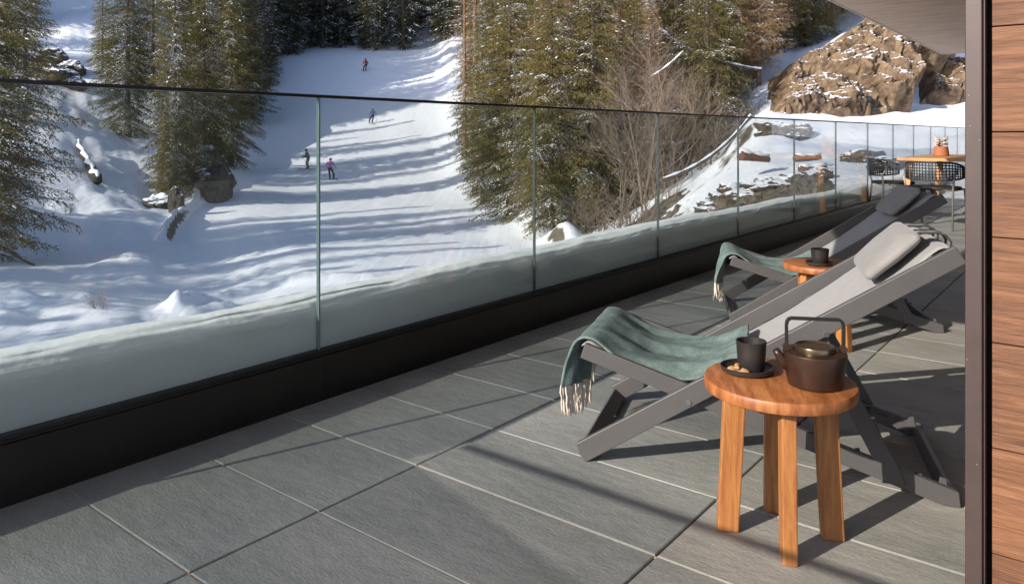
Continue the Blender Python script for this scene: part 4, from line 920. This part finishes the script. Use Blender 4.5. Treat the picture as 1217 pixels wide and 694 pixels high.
# ---------------------------------------------------------------- piste marker pole, skiers
p = G3(452, 119, 0); o = MB().tube([(0, 0, 0), (0, 0, 8)], [.10, .07], 8).build('pole', 'bolt_steel'); o.location = p
tag(o, 'thin pale pole standing before the dark wood at the top of the piste', 'pole')
mat('ski_dark', (.03, .03, .035), rough=.4); mat('face_skin', (.55, .33, .24), rough=.6); mat('helmet_dark', (.02, .02, .025), rough=.3)
def cloth(name, up, low, zs=.93):
    m = bpy.data.materials.new(name); m.use_nodes = True; n = m.node_tree.nodes; l = m.node_tree.links; b = n['Principled BSDF']; b.inputs['Roughness'].default_value = .8
    tc = n.new('ShaderNodeTexCoord'); sx = n.new('ShaderNodeSeparateXYZ'); l.new(tc.outputs['Object'], sx.inputs[0])
    g = n.new('ShaderNodeMath'); g.operation = 'GREATER_THAN'; g.inputs[1].default_value = zs; l.new(sx.outputs[2], g.inputs[0])
    g2 = n.new('ShaderNodeMath'); g2.operation = 'GREATER_THAN'; g2.inputs[1].default_value = 1.47; l.new(sx.outputs[2], g2.inputs[0])
    mx = n.new('ShaderNodeMix'); mx.data_type = 'RGBA'; l.new(g.outputs[0], mx.inputs[0]); mx.inputs[6].default_value = (*low, 1); mx.inputs[7].default_value = (*up, 1)
    m2 = n.new('ShaderNodeMix'); m2.data_type = 'RGBA'; l.new(g2.outputs[0], m2.inputs[0]); l.new(mx.outputs[2], m2.inputs[6]); m2.inputs[7].default_value = (.55, .33, .24, 1)
    l.new(m2.outputs[2], b.inputs['Base Color']); M[name] = m
def skier(px, Y, heading, up, low, label, lean=.1, helmet=(.02, .02, .025), crouch=.06):
    cn = 'suit_%g' % px; cloth(cn, up, low)
    root = empty('person', G3(px, Y, .03), heading); tag(root, label, 'person')
    c = crouch; L = lean
    # local: faces +x, y sideways; feet, knees bent forward, torso leaning forward
    J = {'pel': (0, 0, .95 - c), 'waist': (.02, 0, 1.08 - c), 'chest': (.10, 0, 1.30 - c), 'neck': (.15, 0, 1.46 - c), 'head': (.19, 0, 1.60 - c), 'top': (.20, 0, 1.68 - c)}
    for s, k in ((1, 'l'), (-1, 'r')):
        J.update({'hip' + k: (0, s * .10, .90 - c), 'knee' + k: (.14, s * .15 + L, .52 - c * .6), 'ank' + k: (-.02, s * .16 + L * 1.6, .12), 'toe' + k: (.16, s * .16 + L * 1.6, .05),
                  'sho' + k: (.12, s * .19, 1.38 - c), 'elb' + k: (.12, s * .34, 1.12 - c), 'wri' + k: (.36, s * .33, 1.06 - c), 'han' + k: (.44, s * .32, 1.05 - c)})
    names = list(J); E_ = [('pel', 'waist'), ('waist', 'chest'), ('chest', 'neck'), ('neck', 'head'), ('head', 'top')]
    for k in 'lr': E_ += [('pel', 'hip' + k), ('hip' + k, 'knee' + k), ('knee' + k, 'ank' + k), ('ank' + k, 'toe' + k), ('chest', 'sho' + k), ('sho' + k, 'elb' + k), ('elb' + k, 'wri' + k), ('wri' + k, 'han' + k)]
    rad = {'pel': (.15, .17), 'waist': (.14, .16), 'chest': (.15, .19), 'neck': (.07, .07), 'head': (.10, .09), 'top': (.07, .07), 'hip': (.11, .11), 'knee': (.085, .085), 'ank': (.075, .075), 'toe': (.055, .055), 'sho': (.085, .085), 'elb': (.065, .065), 'wri': (.05, .05), 'han': (.05, .055)}
    me = bpy.data.meshes.new('body'); me.from_pydata([J[n] for n in names], [(names.index(a), names.index(b)) for a, b in E_], [])
    o = bpy.data.objects.new('body', me); col.objects.link(o); o.parent = root; me.materials.append(M[cn])
    md = o.modifiers.new('skin', 'SKIN'); sv_ = me.skin_vertices[0].data
    for i, nme in enumerate(names):
        k = nme if nme in rad else nme[:-1]; sv_[i].radius = rad[k]; sv_[i].use_root = nme == 'pel'
    md.use_smooth_shade = True; s2 = o.modifiers.new('s', 'SUBSURF'); s2.levels = 2; s2.render_levels = 2
    hm = 'helmet_%g' % px; mat(hm, helmet, rough=.4)
    MB().lathe([(0, -.02), (.115, -.02), (.125, .03), (.11, .09), (.07, .13), (0, .145)], c=(.185, 0, 1.60 - c), k=20).build('helmet', hm, root, smooth=True)
    for s in (1, -1):
        y = s * .16 + L * 1.6
        MB().prism([(-.75, 0), (.70, 0), (.82, .03), (.92, .11), (.90, .115), (.80, .045), (.68, .02), (-.75, .02)], y - .045, y + .045).build('ski', 'ski_dark', root)
    for s in (1, -1):
        po = MB().tube([(0, 0, 0), (-.62, s * .10, -.72)], .012, 6).tube([(-.58, s * .094, -.67), (-.585, s * .095, -.68)], .05, 8).build('ski_pole', 'ski_dark')
        h = Vector((.44, s * .32, 1.05 - c)); po.location = root.location + Matrix.Rotation(heading, 3, 'Z') @ h; po.rotation_euler.z = heading
        tag(po, 'thin dark ski pole in the %s hand of the %s' % ('left' if s > 0 else 'right', label.split(',')[0].replace('skier in ', 'skier wearing ')), 'ski pole')
skier(366.5, 64, R(215), (.13, .13, .12), (.16, .15, .13), 'skier in grey jacket, standing nearest the first glass seam', 0)
skier(392, 60, R(-60), (.42, .20, .45), (.03, .03, .05), 'skier in purple jacket, lowest on the piste', .10, helmet=(.05, .05, .12))
skier(443, 85, R(-80), (.07, .09, .22), (.02, .02, .04), 'skier in blue jacket, turning in mid piste', -.14, crouch=.12, helmet=(.06, .08, .18))
skier(435, 104, R(-95), (.50, .03, .03), (.03, .03, .04), 'skier in red jacket, highest on the piste', -.12, crouch=.10, helmet=(.1, .02, .02))
